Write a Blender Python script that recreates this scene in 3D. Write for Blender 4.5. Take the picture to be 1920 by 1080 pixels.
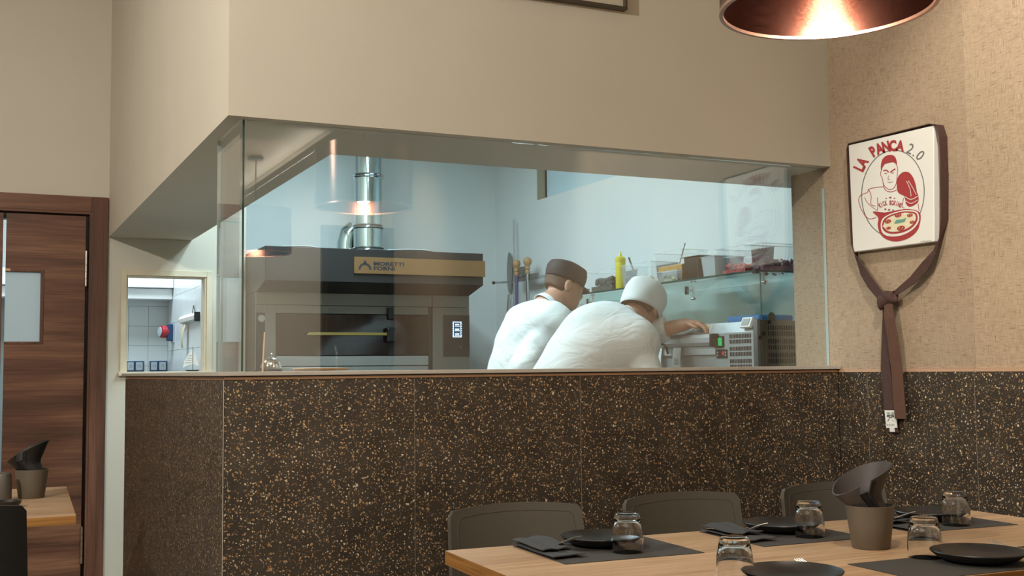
import bpy, bmesh, math, random
import numpy as np
from mathutils import Vector, Matrix
random.seed(7)
for o in list(bpy.data.objects): bpy.data.objects.remove(o, do_unlink=True)
SC = bpy.context.scene
COL = SC.collection

# ------------------------------------------------------------------ camera
def make_camera():
    yaw, pitch, roll = math.radians(25.342), math.radians(4.147), math.radians(-.607)
    cy, sy, cp, sp = math.cos(yaw), math.sin(yaw), math.cos(pitch), math.sin(pitch)
    fwd = Vector((sy*cp, cy*cp, sp)); right = Vector((cy, -sy, 0)); up = right.cross(fwd)
    r2 = math.cos(roll)*right + math.sin(roll)*up; u2 = -math.sin(roll)*right + math.cos(roll)*up
    cam = bpy.data.cameras.new('camera'); cam.sensor_width = 36; cam.lens = 36*2134/1920
    cam.clip_start = .05; cam.clip_end = 60
    o = bpy.data.objects.new('camera', cam); COL.objects.link(o)
    o.matrix_world = Matrix(((r2.x, u2.x, -fwd.x, -.675), (r2.y, u2.y, -fwd.y, -3.432), (r2.z, u2.z, -fwd.z, 1.198), (0, 0, 0, 1)))
    SC.camera = o
make_camera()

# ------------------------------------------------------------------ light and exposure
SC.view_settings.view_transform = 'Standard'; SC.view_settings.look = 'None'
SC.view_settings.exposure = 0.0; SC.view_settings.gamma = 1; SC.view_settings.use_curve_mapping = False
W = bpy.data.worlds.new('world'); SC.world = W; W.use_nodes = True
W.node_tree.nodes['Background'].inputs[0].default_value = (.9, .85, .78, 1)
W.node_tree.nodes['Background'].inputs[1].default_value = .0

WARM = (1, .945, .86); COOL = (.66, .89, 1.0)
def spot(name, loc, target, power, size=120, blend=.6, col=WARM, rad=.06):
    l = bpy.data.lights.new(name, 'SPOT'); l.energy = power; l.color = col; l.spot_size = math.radians(size); l.spot_blend = blend; l.shadow_soft_size = rad
    o = bpy.data.objects.new(name, l); COL.objects.link(o); o.location = loc
    o.rotation_euler = (Vector(target)-Vector(loc)).to_track_quat('-Z', 'Y').to_euler(); return o
def area(name, loc, sx, sy, power, col, rot=(0, 0, 0)):
    l = bpy.data.lights.new(name, 'AREA'); l.shape = 'RECTANGLE'; l.size = sx; l.size_y = sy; l.energy = power; l.color = col
    o = bpy.data.objects.new(name, l); COL.objects.link(o); o.location = loc; o.rotation_euler = rot; return o
# dining room: recessed ceiling spots, two rows of soft ceiling fittings, spots added for glass reflections
spot('ceiling_spot_left', (-2.5, -1.66, 2.9), (.6, 1.0, 1.2), 360, 130, .5, WARM, .05)
area('ceiling_fitting_front', (-.6, -2.2, 3.34), 1.6, 1.6, 22, WARM)
spot('reflection_fill_left', (.2, -3.7, 2.58), (.1, -5.05, 1.2), 230, 120, .7, WARM, .06)  # spot added to brighten the front wall's reflection in the glass
spot('reflection_fill_right', (1.35, -4.0, 3.15), (2.33, -4.9, 1.2), 150, 85, .8, WARM, .06)  # also added, lifts the right wall where the glass mirrors it
area('cove_strip', (1.12, -3.9, 2.50), .02, 2.2, 4, WARM, (0, math.radians(143), 0))
spot('ceiling_spot_right', (1.35, -1.75, 3.15), (2.33, -1.25, 2.05), 150, 66, .55, WARM, .05)
area('ceiling_fitting_door', (-1.8, 1.4, 3.34), 1.2, 1.2, 16, WARM)
# kitchen: flat cool panels in the ceiling
area('kitchen_panel_near', (.95, 1.7, 2.85), .16, 1.1, 51, COOL)
area('kitchen_panel_far', (1.3, 2.7, 2.85), .3, 1.0, 26, COOL)
area('back_room_panel', (0.05, 4.45, 2.80), .6, .6, 40, (.82, .93, 1))

# ------------------------------------------------------------------ mesh helpers
def lin(h):
    h = h.lstrip('#'); r = [int(h[i:i+2], 16)/255 for i in (0, 2, 4)]
    return tuple((c/12.92 if c <= .04045 else ((c+.055)/1.055)**2.4) for c in r)+(1,)

def worldloc(o):
    v = Vector((0, 0, 0))
    while o is not None: v = v+Vector(o.location); o = o.parent
    return v

class MB:
    """collects shapes in world coordinates, then builds ONE mesh object"""
    def __init__(s): s.v = []; s.f = []
    def add(s, vs, fs):
        n = len(s.v); s.v += [tuple(p) for p in vs]; s.f += [tuple(i+n for i in f) for f in fs]; return s
    def box(s, x0, x1, y0, y1, z0, z1):
        return s.add([(x0, y0, z0), (x1, y0, z0), (x1, y1, z0), (x0, y1, z0), (x0, y0, z1), (x1, y0, z1), (x1, y1, z1), (x0, y1, z1)],
                     [(0, 3, 2, 1), (4, 5, 6, 7), (0, 1, 5, 4), (1, 2, 6, 5), (2, 3, 7, 6), (3, 0, 4, 7)])
    def prism(s, poly, d, axis='Z', base=None):
        """poly: list of 3D points (planar), d: extrusion vector"""
        n = len(poly); d = Vector(d); a = [Vector(p) for p in poly]; b = [p+d for p in a]
        nrm = Vector((0, 0, 0))
        for i in range(n): nrm += a[i].cross(a[(i+1) % n])
        fl = nrm.dot(d) > 0
        fs = [tuple(range(n))[::-1] if fl else tuple(range(n)), tuple(range(n, 2*n)) if fl else tuple(range(n, 2*n))[::-1]]
        for i in range(n):
            j = (i+1) % n; q = (i, j, j+n, i+n); fs.append(q if fl else q[::-1])
        return s.add(a+b, fs)
    def lathe(s, prof, c=(0, 0, 0), n=32, axis=(0, 0, 1), closed=False, a0=0):
        """prof: (radius, height) list"""
        ax = Vector(axis).normalized(); t = Vector((1, 0, 0)) if abs(ax.x) < .9 else Vector((0, 1, 0))
        u = ax.cross(t).normalized(); w = ax.cross(u); c = Vector(c); vs = []; fs = []; m = len(prof)
        for r, h in prof:
            for i in range(n):
                a = a0+2*math.pi*i/n; vs.append(c+ax*h+u*(r*math.cos(a))+w*(r*math.sin(a)))
        for k in range(m if closed else m-1):
            k2 = (k+1) % m
            for i in range(n):
                j = (i+1) % n; fs.append((k*n+i, k*n+j, k2*n+j, k2*n+i))
        if not closed:
            if prof[0][0] > 1e-5: fs.append(tuple(range(n))[::-1])
            if prof[-1][0] > 1e-5: fs.append(tuple(range((m-1)*n, m*n)))
        return s.add(vs, fs)
    def tube(s, path, r, n=10, cap=True):
        P = [Vector(p) for p in path]; R = r if isinstance(r, (list, tuple)) else [r]*len(P)
        vs = []; fs = []; prev = None
        for i, p in enumerate(P):
            d = (P[min(i+1, len(P)-1)]-P[max(i-1, 0)]).normalized()
            if prev is None:
                t = Vector((0, 0, 1)) if abs(d.z) < .9 else Vector((1, 0, 0)); u = d.cross(t).normalized()
            else: u = (prev-d*prev.dot(d)).normalized()
            prev = u; w = d.cross(u)
            for k in range(n):
                a = 2*math.pi*k/n; vs.append(p+u*(R[i]*math.cos(a))+w*(R[i]*math.sin(a)))
        for i in range(len(P)-1):
            for k in range(n):
                j = (k+1) % n; fs.append((i*n+k, i*n+j, (i+1)*n+j, (i+1)*n+k))
        if cap: fs += [tuple(range(n))[::-1], tuple(range((len(P)-1)*n, len(P)*n))]
        return s.add(vs, fs)
    def ell(s, c, r, n=20, m=12, rot=None):
        vs = []; fs = []; c = Vector(c)
        for i in range(m+1):
            t = math.pi*i/m
            for k in range(n):
                a = 2*math.pi*k/n; q = Vector((r[0]*math.sin(t)*math.cos(a), r[1]*math.sin(t)*math.sin(a), r[2]*math.cos(t)))
                if rot is not None: q = rot @ q
                vs.append(c+q)
        for i in range(m):
            for k in range(n):
                j = (k+1) % n; fs.append((i*n+k, (i+1)*n+k, (i+1)*n+j, i*n+j))
        return s.add(vs, fs)
    def grid(s, fn, nu, nv, th=None, closed_u=False):
        """surface fn(u,v)->point; th gives it thickness along the normal"""
        us = [i/nu for i in range(nu+1)]; vsn = [j/nv for j in range(nv+1)]
        P = [[Vector(fn(a, b)) for b in vsn] for a in us]
        vs = [p for row in P for p in row]; w = nv+1; fs = [(i*w+j, (i+1)*w+j, (i+1)*w+j+1, i*w+j+1) for i in range(nu) for j in range(nv)]
        if th:
            N = []
            for i in range(nu+1):
                for j in range(nv+1):
                    du = P[min(i+1, nu)][j]-P[max(i-1, 0)][j]; dv = P[i][min(j+1, nv)]-P[i][max(j-1, 0)]
                    N.append(du.cross(dv).normalized())
            off = len(vs); vs = vs+[p-n*th for p, n in zip(vs, N)]
            fs = fs+[tuple(i+off for i in f[::-1]) for f in fs]
            b = [(i, 0) for i in range(nu+1)]+[(nu, j) for j in range(1, nv+1)]+[(i, nv) for i in range(nu-1, -1, -1)]+[(0, j) for j in range(nv-1, 0, -1)]
            ids = [i*w+j for i, j in b]
            for k in range(len(ids)):
                a, c = ids[k], ids[(k+1) % len(ids)]; fs.append((c, a, a+off, c+off))
        return s.add(vs, fs)
    def ribbon(s, pts, th):
        """pts: list of (centre, width vector (half)); a flat strap of thickness th"""
        L = len(pts); vs = []; fs = []
        C = [Vector(p) for p, w in pts]; Wd = [Vector(w) for p, w in pts]
        for i in range(L):
            d = (C[min(i+1, L-1)]-C[max(i-1, 0)]).normalized(); n = d.cross(Wd[i]).normalized()*(th/2)
            vs += [C[i]-Wd[i]-n, C[i]+Wd[i]-n, C[i]+Wd[i]+n, C[i]-Wd[i]+n]
        for i in range(L-1):
            for k in range(4):
                j = (k+1) % 4; fs.append((i*4+k, i*4+j, i*4+4+j, i*4+4+k))
        fs += [(3, 2, 1, 0), tuple(range(4*L-4, 4*L))]
        return s.add(vs, fs)
    def build(s, name, mat=None, parent=None, smooth=False, bevel=0, seg=2, origin=None, sub=0):
        P = worldloc(parent) if parent else Vector((0, 0, 0))
        if origin is None:
            if parent: origin = P
            else:
                a = np.array(s.v); origin = Vector(((a[:, 0].min()+a[:, 0].max())/2, (a[:, 1].min()+a[:, 1].max())/2, a[:, 2].min()))
        origin = Vector(origin)
        me = bpy.data.meshes.new(name); me.from_pydata([tuple(Vector(p)-origin) for p in s.v], [], s.f); me.validate(); 
        bm = bmesh.new(); bm.from_mesh(me); bmesh.ops.recalc_face_normals(bm, faces=bm.faces); bm.to_mesh(me); bm.free()
        if mat: me.materials.append(mat)
        if smooth:
            for p in me.polygons: p.use_smooth = True
            if smooth != 'all':
                me.set_sharp_from_angle(angle=math.radians(38))
        o = bpy.data.objects.new(name, me); COL.objects.link(o)
        if parent: o.parent = parent
        o.location = origin-P
        if bevel:
            b = o.modifiers.new('bevel', 'BEVEL'); b.width = bevel; b.segments = seg; b.limit_method = 'ANGLE'; b.angle_limit = math.radians(40)
        if sub:
            m = o.modifiers.new('sub', 'SUBSURF'); m.levels = sub; m.render_levels = sub
        return o

def B(x0, x1, y0, y1, z0, z1): return MB().box(x0, x1, y0, y1, z0, z1)
def tag(o, label=None, cat=None, group=None, kind=None):
    if label: o['label'] = label
    if cat: o['category'] = cat
    if group: o['group'] = group
    if kind: o['kind'] = kind
    return o
def empty(name, loc, label=None, cat=None, group=None, kind=None, rz=0):
    o = bpy.data.objects.new(name, None); COL.objects.link(o); o.location = loc; o.rotation_euler = (0, 0, rz); o.empty_display_size = .05
    return tag(o, label, cat, group, kind)
def copy_tree(o, parent=None):
    c = o.copy(); COL.objects.link(c); c.parent = parent
    for ch in [x for x in bpy.data.objects if x.parent == o]: copy_tree(ch, c)
    return c
def struct(name, mb, mat, parent=None, **k):
    o = mb.build(name, mat, parent, **k)
    if not parent: o['kind'] = 'structure'
    return o

def text_mesh(txt, size, fn, depth_fn=None, bold=0, align='CENTER', shear=0, spacing=1.0):
    """font outline -> MB; fn maps (x, y) of the text plane to a world point"""
    cu = bpy.data.curves.new('lettering', 'FONT'); cu.body = txt; cu.size = size; cu.align_x = align; cu.offset = bold; cu.shear = shear; cu.space_character = spacing; cu.resolution_u = 3
    ob = bpy.data.objects.new('lettering', cu); COL.objects.link(ob)
    dg = bpy.context.evaluated_depsgraph_get(); me = ob.evaluated_get(dg).to_mesh()
    vs = [fn(v.co.x, v.co.y) for v in me.vertices]; fs = [tuple(p.vertices) for p in me.polygons]
    ob.evaluated_get(dg).to_mesh_clear(); bpy.data.objects.remove(ob, do_unlink=True); bpy.data.curves.remove(cu)
    return MB().add(vs, fs)

# ------------------------------------------------------------------ materials
class NT:
    def __init__(s, name):
        s.m = bpy.data.materials.new(name); s.m.use_nodes = True; s.t = s.m.node_tree; s.b = s.t.nodes['Principled BSDF']; s.out = s.t.nodes['Material Output']
    def n(s, typ, **k):
        o = s.t.nodes.new(typ)
        for a, v in k.items():
            if a.startswith('i_'):
                key = a[2:]; key = int(key) if key.isdigit() else key.replace('_', ' ')
                o.inputs[key].default_value = v
            else: setattr(o, a, v)
        return o
    def l(s, a, b): s.t.links.new(a, b)
    def ramp(s, fac, stops, interp='LINEAR'):
        r = s.n('ShaderNodeValToRGB'); r.color_ramp.interpolation = interp; e = r.color_ramp.elements
        while len(e) < len(stops): e.new(.5)
        for q, (p, c) in zip(e, stops): q.position = p; q.color = c if len(c) == 4 else (*c, 1)
        s.l(fac, r.inputs[0]); return r.outputs[0]
    def math(s, op, a, b=None):
        m = s.n('ShaderNodeMath', operation=op)
        for i, q in enumerate((a, b)):
            if q is None: continue
            if isinstance(q, (int, float)): m.inputs[i].default_value = q
            else: s.l(q, m.inputs[i])
        return m.outputs[0]
    def mix(s, f, a, b, blend='MIX'):
        m = s.n('ShaderNodeMix', data_type='RGBA', blend_type=blend)
        for i, q in ((0, f), (6, a), (7, b)):
            if isinstance(q, (int, float)): m.inputs[i].default_value = q
            elif isinstance(q, tuple): m.inputs[i].default_value = q
            else: s.l(q, m.inputs[i])
        return m.outputs[2]
    def coord(s, scale=(1, 1, 1), rot=(0, 0, 0)):
        # world-like coordinates: geometry position
        g = s.n('ShaderNodeNewGeometry'); mp = s.n('ShaderNodeMapping'); mp.inputs['Scale'].default_value = scale; mp.inputs['Rotation'].default_value = rot
        s.l(g.outputs['Position'], mp.inputs[0]); return mp.outputs[0]
    def bump(s, h, strength=.2, dist=.002):
        b = s.n('ShaderNodeBump'); b.inputs['Strength'].default_value = strength; b.inputs['Distance'].default_value = dist
        s.l(h, b.inputs['Height']); s.l(b.outputs[0], s.b.inputs['Normal'])
def plain(name, col, rough=.5, metal=0, spec=None, var=0, vscale=8, bump=0, bscale=60, coat=0, emis=None, estr=0, trans=0, ior=None, alpha=None, sss=0):
    t = NT(name); b = t.b; c = lin(col) if isinstance(col, str) else col
    b.inputs['Base Color'].default_value = c; b.inputs['Roughness'].default_value = rough; b.inputs['Metallic'].default_value = metal
    if spec is not None: b.inputs['Specular IOR Level'].default_value = spec
    if coat: b.inputs['Coat Weight'].default_value = coat; b.inputs['Coat Roughness'].default_value = .1
    if trans: b.inputs['Transmission Weight'].default_value = trans
    if ior: b.inputs['IOR'].default_value = ior
    if alpha is not None: b.inputs['Alpha'].default_value = alpha
    if emis: b.inputs['Emission Color'].default_value = lin(emis); b.inputs['Emission Strength'].default_value = estr
    if sss: b.inputs['Subsurface Weight'].default_value = sss; b.inputs['Subsurface Radius'].default_value = (.01, .004, .002)
    if var:
        n = t.n('ShaderNodeTexNoise'); n.inputs['Scale'].default_value = vscale; n.inputs['Detail'].default_value = 5; t.l(t.coord(), n.inputs['Vector'])
        d = tuple(x*(1-var) for x in c[:3])+(1,); e = tuple(min(1, x*(1+var)) for x in c[:3])+(1,)
        t.l(t.ramp(n.outputs[0], [(.3, d), (.7, e)]), b.inputs['Base Color'])
    if bump:
        n = t.n('ShaderNodeTexNoise'); n.inputs['Scale'].default_value = bscale; n.inputs['Detail'].default_value = 4; t.l(t.coord(), n.inputs['Vector']); t.bump(n.outputs[0], bump, .002)
    return t.m
def wood(name, c1, c2, c3, axis, rough=.42, fine=1.0, band=1.0, spec=.4):
    """grain runs along `axis` (0,1,2)"""
    t = NT(name); sc = [7.0, 7.0, 7.0]; sc[axis] = .55; sf = [150*fine]*3; sf[axis] = 3.5
    n1 = t.n('ShaderNodeTexNoise'); n1.inputs['Scale'].default_value = 1.6*band; n1.inputs['Detail'].default_value = 4; n1.inputs['Distortion'].default_value = .5; t.l(t.coord(tuple(sc)), n1.inputs['Vector'])
    n2 = t.n('ShaderNodeTexNoise'); n2.inputs['Scale'].default_value = 1; n2.inputs['Detail'].default_value = 6; t.l(t.coord(tuple(sf)), n2.inputs['Vector'])
    base = t.ramp(n1.outputs[0], [(.32, lin(c1)), (.5, lin(c2)), (.68, lin(c3))])
    dark = t.ramp(n2.outputs[0], [(.35, (.62, .6, .58, 1)), (.62, (1.06, 1.06, 1.06, 1))])
    t.l(t.mix(.8, base, dark, 'MULTIPLY'), t.b.inputs['Base Color']); t.b.inputs['Roughness'].default_value = rough; t.b.inputs['Specular IOR Level'].default_value = spec
    t.bump(n2.outputs[0], .12, .001); return t.m
def terrazzo(name):
    t = NT(name)
    g = t.n('ShaderNodeNewGeometry')
    nz = t.n('ShaderNodeTexNoise'); nz.inputs['Scale'].default_value = 45; nz.inputs['Detail'].default_value = 2; t.l(g.outputs['Position'], nz.inputs['Vector'])
    off = t.n('ShaderNodeVectorMath', operation='SCALE'); t.l(nz.outputs['Color'], off.inputs[0]); off.inputs['Scale'].default_value = .016
    add = t.n('ShaderNodeVectorMath', operation='ADD'); t.l(g.outputs['Position'], add.inputs[0]); t.l(off.outputs[0], add.inputs[1])
    base = lin('#2b241d'); col = None
    bn = t.n('ShaderNodeTexNoise'); bn.inputs['Scale'].default_value = 9; bn.inputs['Detail'].default_value = 4; t.l(g.outputs['Position'], bn.inputs['Vector'])
    col = t.ramp(bn.outputs[0], [(.35, lin('#362f28')), (.65, lin('#453d34'))])
    for sc, thr, seed in ((132, .46, 0), (84, .38, 3.7), (205, .46, 9.1)):
        mp = t.n('ShaderNodeMapping'); mp.inputs['Location'].default_value = (seed, seed*.7, seed*1.3); t.l(add.outputs[0], mp.inputs[0])
        v = t.n('ShaderNodeTexVoronoi'); v.inputs['Scale'].default_value = sc; t.l(mp.outputs[0], v.inputs['Vector'])
        sep = t.n('ShaderNodeSeparateColor'); t.l(v.outputs['Color'], sep.inputs[0])
        rad = t.math('MULTIPLY', t.math('SUBTRACT', sep.outputs[0], .45), thr*1.75)     # only some cells carry a chip
        chip = t.math('GREATER_THAN', rad, v.outputs['Distance'])
        cc = t.ramp(sep.outputs[1], [(0, lin('#7a6142')), (.25, lin('#b08f68')), (.5, lin('#96704a')), (.68, lin('#cfb084')), (.88, lin('#e2d1b2')), (1, lin('#8f806d'))])
        col = t.mix(chip, col, cc)
    t.l(col, t.b.inputs['Base Color']); t.b.inputs['Roughness'].default_value = .34; t.b.inputs['Specular IOR Level'].default_value = .45
    return t.m
def wallpaper(name, k=1.0):
    t = NT(name)
    a = t.n('ShaderNodeTexNoise'); a.inputs['Scale'].default_value = 1; a.inputs['Detail'].default_value = 3; t.l(t.coord((30, 30, 420)), a.inputs['Vector'])
    b = t.n('ShaderNodeTexNoise'); b.inputs['Scale'].default_value = 1; b.inputs['Detail'].default_value = 3; t.l(t.coord((420, 420, 26)), b.inputs['Vector'])
    c = t.n('ShaderNodeTexNoise'); c.inputs['Scale'].default_value = 5; t.l(t.coord(), c.inputs['Vector'])
    m = t.math('MINIMUM', a.outputs[0], b.outputs[0]); m2 = t.math('ADD', m, t.math('MULTIPLY', c.outputs[0], .12))
    t.l(t.ramp(m2, [(p, tuple(c*k for c in lin(h)[:3])) for p, h in ((.30, '#605140'), (.42, '#9b846a'), (.6, '#b09a80'))]), t.b.inputs['Base Color']); t.b.inputs['Roughness'].default_value = .7
    t.bump(m, .35, .0015); return t.m
def pane_glass(name, refl=1.0, tint=(.975, .985, .985, 1), ior=1.5):
    t = NT(name); t.t.nodes.remove(t.b)
    tr = t.n('ShaderNodeBsdfTransparent'); tr.inputs[0].default_value = tint
    gl = t.n('ShaderNodeBsdfGlossy'); gl.inputs['Roughness'].default_value = 0.0; gl.inputs[0].default_value = (1, 1, 1, 1)
    lw = t.n('ShaderNodeLayerWeight'); lw.inputs[0].default_value = .5       # Schlick reflectance of a thin pane, same from both sides
    f0 = ((ior-1)/(ior+1))**2*refl; f = t.math('ADD', t.math('MULTIPLY', t.math('POWER', lw.outputs['Facing'], 5.0), 1-f0), f0); mx = t.n('ShaderNodeMixShader'); t.l(f, mx.inputs[0]); t.l(tr.outputs[0], mx.inputs[1]); t.l(gl.outputs[0], mx.inputs[2]); t.l(mx.outputs[0], t.out.inputs[0])
    return t.m
def brushed(name, col, rough=.3, axis=0, amt=.12):
    t = NT(name); sc = [260]*3; sc[axis] = 2
    n = t.n('ShaderNodeTexNoise'); n.inputs['Scale'].default_value = 1; n.inputs['Detail'].default_value = 3; t.l(t.coord(tuple(sc)), n.inputs['Vector'])
    c = lin(col); t.l(t.ramp(n.outputs[0], [(.3, tuple(x*(1-amt) for x in c[:3])), (.7, tuple(min(1, x*(1+amt)) for x in c[:3]))]), t.b.inputs['Base Color'])
    t.b.inputs['Metallic'].default_value = 1; t.b.inputs['Roughness'].default_value = rough; t.bump(n.outputs[0], .06, .0005); return t.m

M = {}
M['paint'] = plain('greige wall paint', '#cec6b5', .75, var=.02, vscale=3, bump=.03, bscale=150)
M['ceil'] = plain('ceiling paint', '#d9d0bf', .8)
M['kwall'] = plain('kitchen white paint', '#dfe3e0', .6, var=.02, vscale=2)
M['tilewhite'] = plain('white glazed tile', '#dbe4e6', .22)
M['grout'] = plain('grey grout', '#9aa3a3', .8)
M['terrazzo'] = terrazzo('dark terrazzo tile')
M['core'] = plain('dark tile adhesive', '#5d5347', .8)
M['wallpaper'] = wallpaper('woven tan wallpaper')
M['slab'] = plain('taupe worktop laminate', '#b3aca1', .5, var=.04, vscale=30)
M['copper'] = plain('copper edge profile', '#d2aa8b', .5, .35)
M['walnut_h'] = wood('walnut veneer, level grain', '#56382a', '#714a36', '#8c6248', 0, band=.9)
M['walnut_v'] = wood('walnut veneer, upright grain', '#583a2b', '#6b4635', '#7d5541', 2)
M['oak'] = wood('light oak tabletop', '#ad8b69', '#bd9b78', '#c8a986', 0, rough=.36, fine=.8)
M['oak_edge'] = wood('oak table edge', '#8f6130', '#a8763c', '#b98747', 1, rough=.45)
M['oak_edge_x'] = wood('oak table edge along the front', '#8f6130', '#a8763c', '#b98747', 0, rough=.45)
M['cream'] = plain('cream painted timber', '#d6c9ae', .5, var=.04, vscale=20)
M['glass'] = pane_glass('clear screen glass', 2.1)
M['shelfglass'] = pane_glass('greenish shelf glass', .9, (.90, .965, .95, 1))
M['glassedge'] = plain('green glass edge', '#1f4a43', .15)
M['steel'] = brushed('brushed stainless steel', '#b9bcbb', .32, 0)
M['steel_y'] = brushed('brushed stainless steel along the wall', '#b4b8b8', .5, 1)
M['chrome'] = plain('polished chrome', '#d8dcdc', .07, 1)
M['flue'] = plain('polished flue steel', '#c9d2d2', .1, 1, bump=.02, bscale=20)
M['black'] = plain('black plastic', '#141414', .4)
M['blackgloss'] = plain('black gloss', '#101010', .12)
M['darkvoid'] = plain('dark recess', '#080808', .9)
M['white'] = plain('white plastic', '#e6e6e2', .4)
M['paper'] = plain('paper slip', '#e4e2da', .7)
M['ink'] = plain('dark print ink', '#2c2c30', .7)

# ================================================================== STRUCTURE
M['floor'] = plain('grey floor tile', '#6e665c', .4, var=.08, vscale=3)
struct('floor', B(-4.2, 2.95, -5.2, 5.5, -.12, 0), M['floor'])
struct('ceiling', B(-4.2, 1.68, -5.2, 3.5, 3.4, 3.5), M['ceil'])
struct('ceiling_rear', B(-4.2, 1.15, -5.05, -2.75, 2.6, 2.72), M['ceil'])
struct('trim_1', B(1.1501, 1.175, -5.05, -2.75, 2.585, 2.72), M['ceil'])
M['ceildark'] = plain('brown ceiling panel', '#6a5f52', .8)
struct('ceiling_panel', B(1.68, 2.95, -5.2, .012, 3.2, 3.5), M['ceildark'])
struct('ceiling_kitchen', B(.472, 2.95, .502, 4.4, 2.88, 3.1), M['kwall'])
struct('ceiling_back_room', B(-1.6, .79, 3.5, 5.5, 2.85, 3.0), M['kwall'])
L_ = [(.01, .012), (2.338, .012), (2.338, .25), (2.8, .25), (2.8, .502), (.472, .502), (.472, 3.384), (.01, 3.384)]
struct('wall_bulkhead', MB().prism([(x, y, 1.98) for x, y in L_], (0, 0, 1.42)), M['paint'])

# wall with the kitchen door and the pass window
wb = MB()
wb.box(-4.2, -1.03, 3.384, 3.5, 0, 3.4).box(-1.03, -.082, 3.384, 3.5, 2.107, 3.4).box(-.082, .11, 3.384, 3.5, 0, 3.4)
wb.box(.11, .563, 3.384, 3.5, 0, 1.205).box(.11, .563, 3.384, 3.5, 1.77, 3.4).box(.563, .791, 3.384, 3.5, 0, 3.4)
struct('wall_back', wb, M['paint'])
struct('wall_niche', B(.632, .791, 3.5, 5.4, 0, 3.4), M['kwall'])
struct('wall_kitchen_back', B(.791, 2.95, 4.177, 4.4, 0, 3.4), M['kwall'])
kr = MB().box(2.8, 2.95, .25, 4.177, 0, 2.36).box(2.8, 2.95, 3.489, 4.177, 2.36, 2.9).box(2.8, 2.95, .25, 1.4, 2.36, 2.9).box(2.8, 2.95, 1.4, 3.489, 2.80, 2.9)
struct('wall_kitchen_right', kr, M['kwall'])
M['bluepane'] = plain('pale blue frosted glass', '#b9d3da', .25, emis='#a9cbd6', estr=.12)  # faint emission stands in for light coming through the pane
w2 = empty('window_2', (2.85, 2.45, 2.36), kind='structure')
B(2.868, 2.878, 1.4, 3.489, 2.36, 2.80).build('pane', M['bluepane'], w2)
B(2.858, 2.885, 3.470, 3.489, 2.36, 2.80).build('frame', M['black'], w2)
M['jamb'] = plain('beige window jamb', '#a69a80', .6)
B(2.801, 2.858, 3.478, 3.489, 2.361, 2.80).build('jamb', M['jamb'], w2)

M['groutw'] = plain('warm grey grout', '#8a7d6d', .8)
# right wall: wallpaper above a terrazzo wainscot
wr = struct('wall_right', B(2.345, 2.95, -5.2, .25, 0, 3.4), M['core'])
M['wallpaper2'] = wallpaper('woven tan wallpaper, lighter roll', 1.13)  # same pattern scaled lighter, used on every second drop
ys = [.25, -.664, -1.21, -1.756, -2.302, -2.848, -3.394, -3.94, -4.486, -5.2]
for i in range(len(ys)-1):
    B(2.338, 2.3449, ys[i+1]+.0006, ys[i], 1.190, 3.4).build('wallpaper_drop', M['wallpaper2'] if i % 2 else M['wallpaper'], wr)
yt = [.0, -.157, -.658, -1.26, -1.862, -2.464, -3.066, -3.668, -4.27, -4.872]
for i in range(len(yt)-1):
    B(2.334, 2.3449, yt[i+1]+.0012, yt[i]-.0012, .0, 1.178).build('tile', M['terrazzo'], wr)
for y in yt[1:5]: B(2.3346, 2.3449, y-.0011, y+.0011, 0, 1.178).build('grout_line', M['groutw'], wr)
for a, b in ((-.66, -.001), (-2.6, -.662), (-5.0, -2.602)):
    B(2.333, 2.3449, a, b, 1.1785, 1.1895).build('trim', M['copper'], wr)

# opposite end of the dining room
struct('wall_front', B(-4.2, 2.95, -5.2, -5.05, 0, 3.4), M['paint'])
struct('wall_left', B(-4.2, -4.08, -5.05, 3.384, 0, 3.4), M['paint'])
M['nightglass'] = plain('dark night glazing', '#0b0d0e', .1)
d2 = empty('door_2', (2.03, -5.03, 0), kind='structure')
B(1.80, 2.30, -5.045, -5.035, .05, 2.28).build('pane', M['nightglass'], d2)
fr = MB().box(1.75, 1.80, -5.048, -5.0, 0, 2.34).box(2.30, 2.333, -5.048, -5.0, 0, 2.34).box(1.80, 2.30, -5.048, -5.0, 2.28, 2.34).box(1.80, 2.30, -5.048, -5.0, 0, .05)
fr.build('frame', M['black'], d2)
MB().tube([(1.86, -5.02, .9), (1.86, -4.98, .95), (1.86, -4.98, 1.35), (1.86, -5.02, 1.4)], .012).build('handle', M['chrome'], d2, smooth=True)

# low counter wall clad in terrazzo
wc = MB().box(.012, 2.334, .012, .16, 0, 1.188).box(.012, .16, .16, 2.40, 0, 1.188)
wc = struct('wall_counter', wc, M['core'])
for i in range(4):
    x0, x1 = .602*i, min(.602*(i+1), 2.333)
    B(x0+.0012, x1-.0012, 0, .0118, 0, 1.178).build('tile', M['terrazzo'], wc)
    if i: B(x0-.0011, x0+.0011, .0006, .0118, 0, 1.178).build('grout_line', M['groutw'], wc)
for i in range(4):
    B(0, .0118, .602*i+.013*(i == 0)+.001, .602*(i+1)-.001, 0, 1.178).build('tile', M['terrazzo'], wc)
B(0, 2.333, -.001, .0118, 1.179, 1.1868).build('trim', M['copper'], wc); B(.005, 2.333, .005, .0118, 1.1869, 1.1904).build('gap_shade_strip', M['black'], wc); B(.005, .0118, .0119, 2.40, 1.1869, 1.1904).build('gap_shade_strip', M['black'], wc)  # black strips paint in the shade under the worktop overhang
B(-.001, .0118, .012, 2.405, 1.179, 1.1868).build('trim', M['copper'], wc)
B(-.0015, .0005, -.0015, .0005, 0, 1.178).build('corner_profile', M['slab'], wc)

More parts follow.
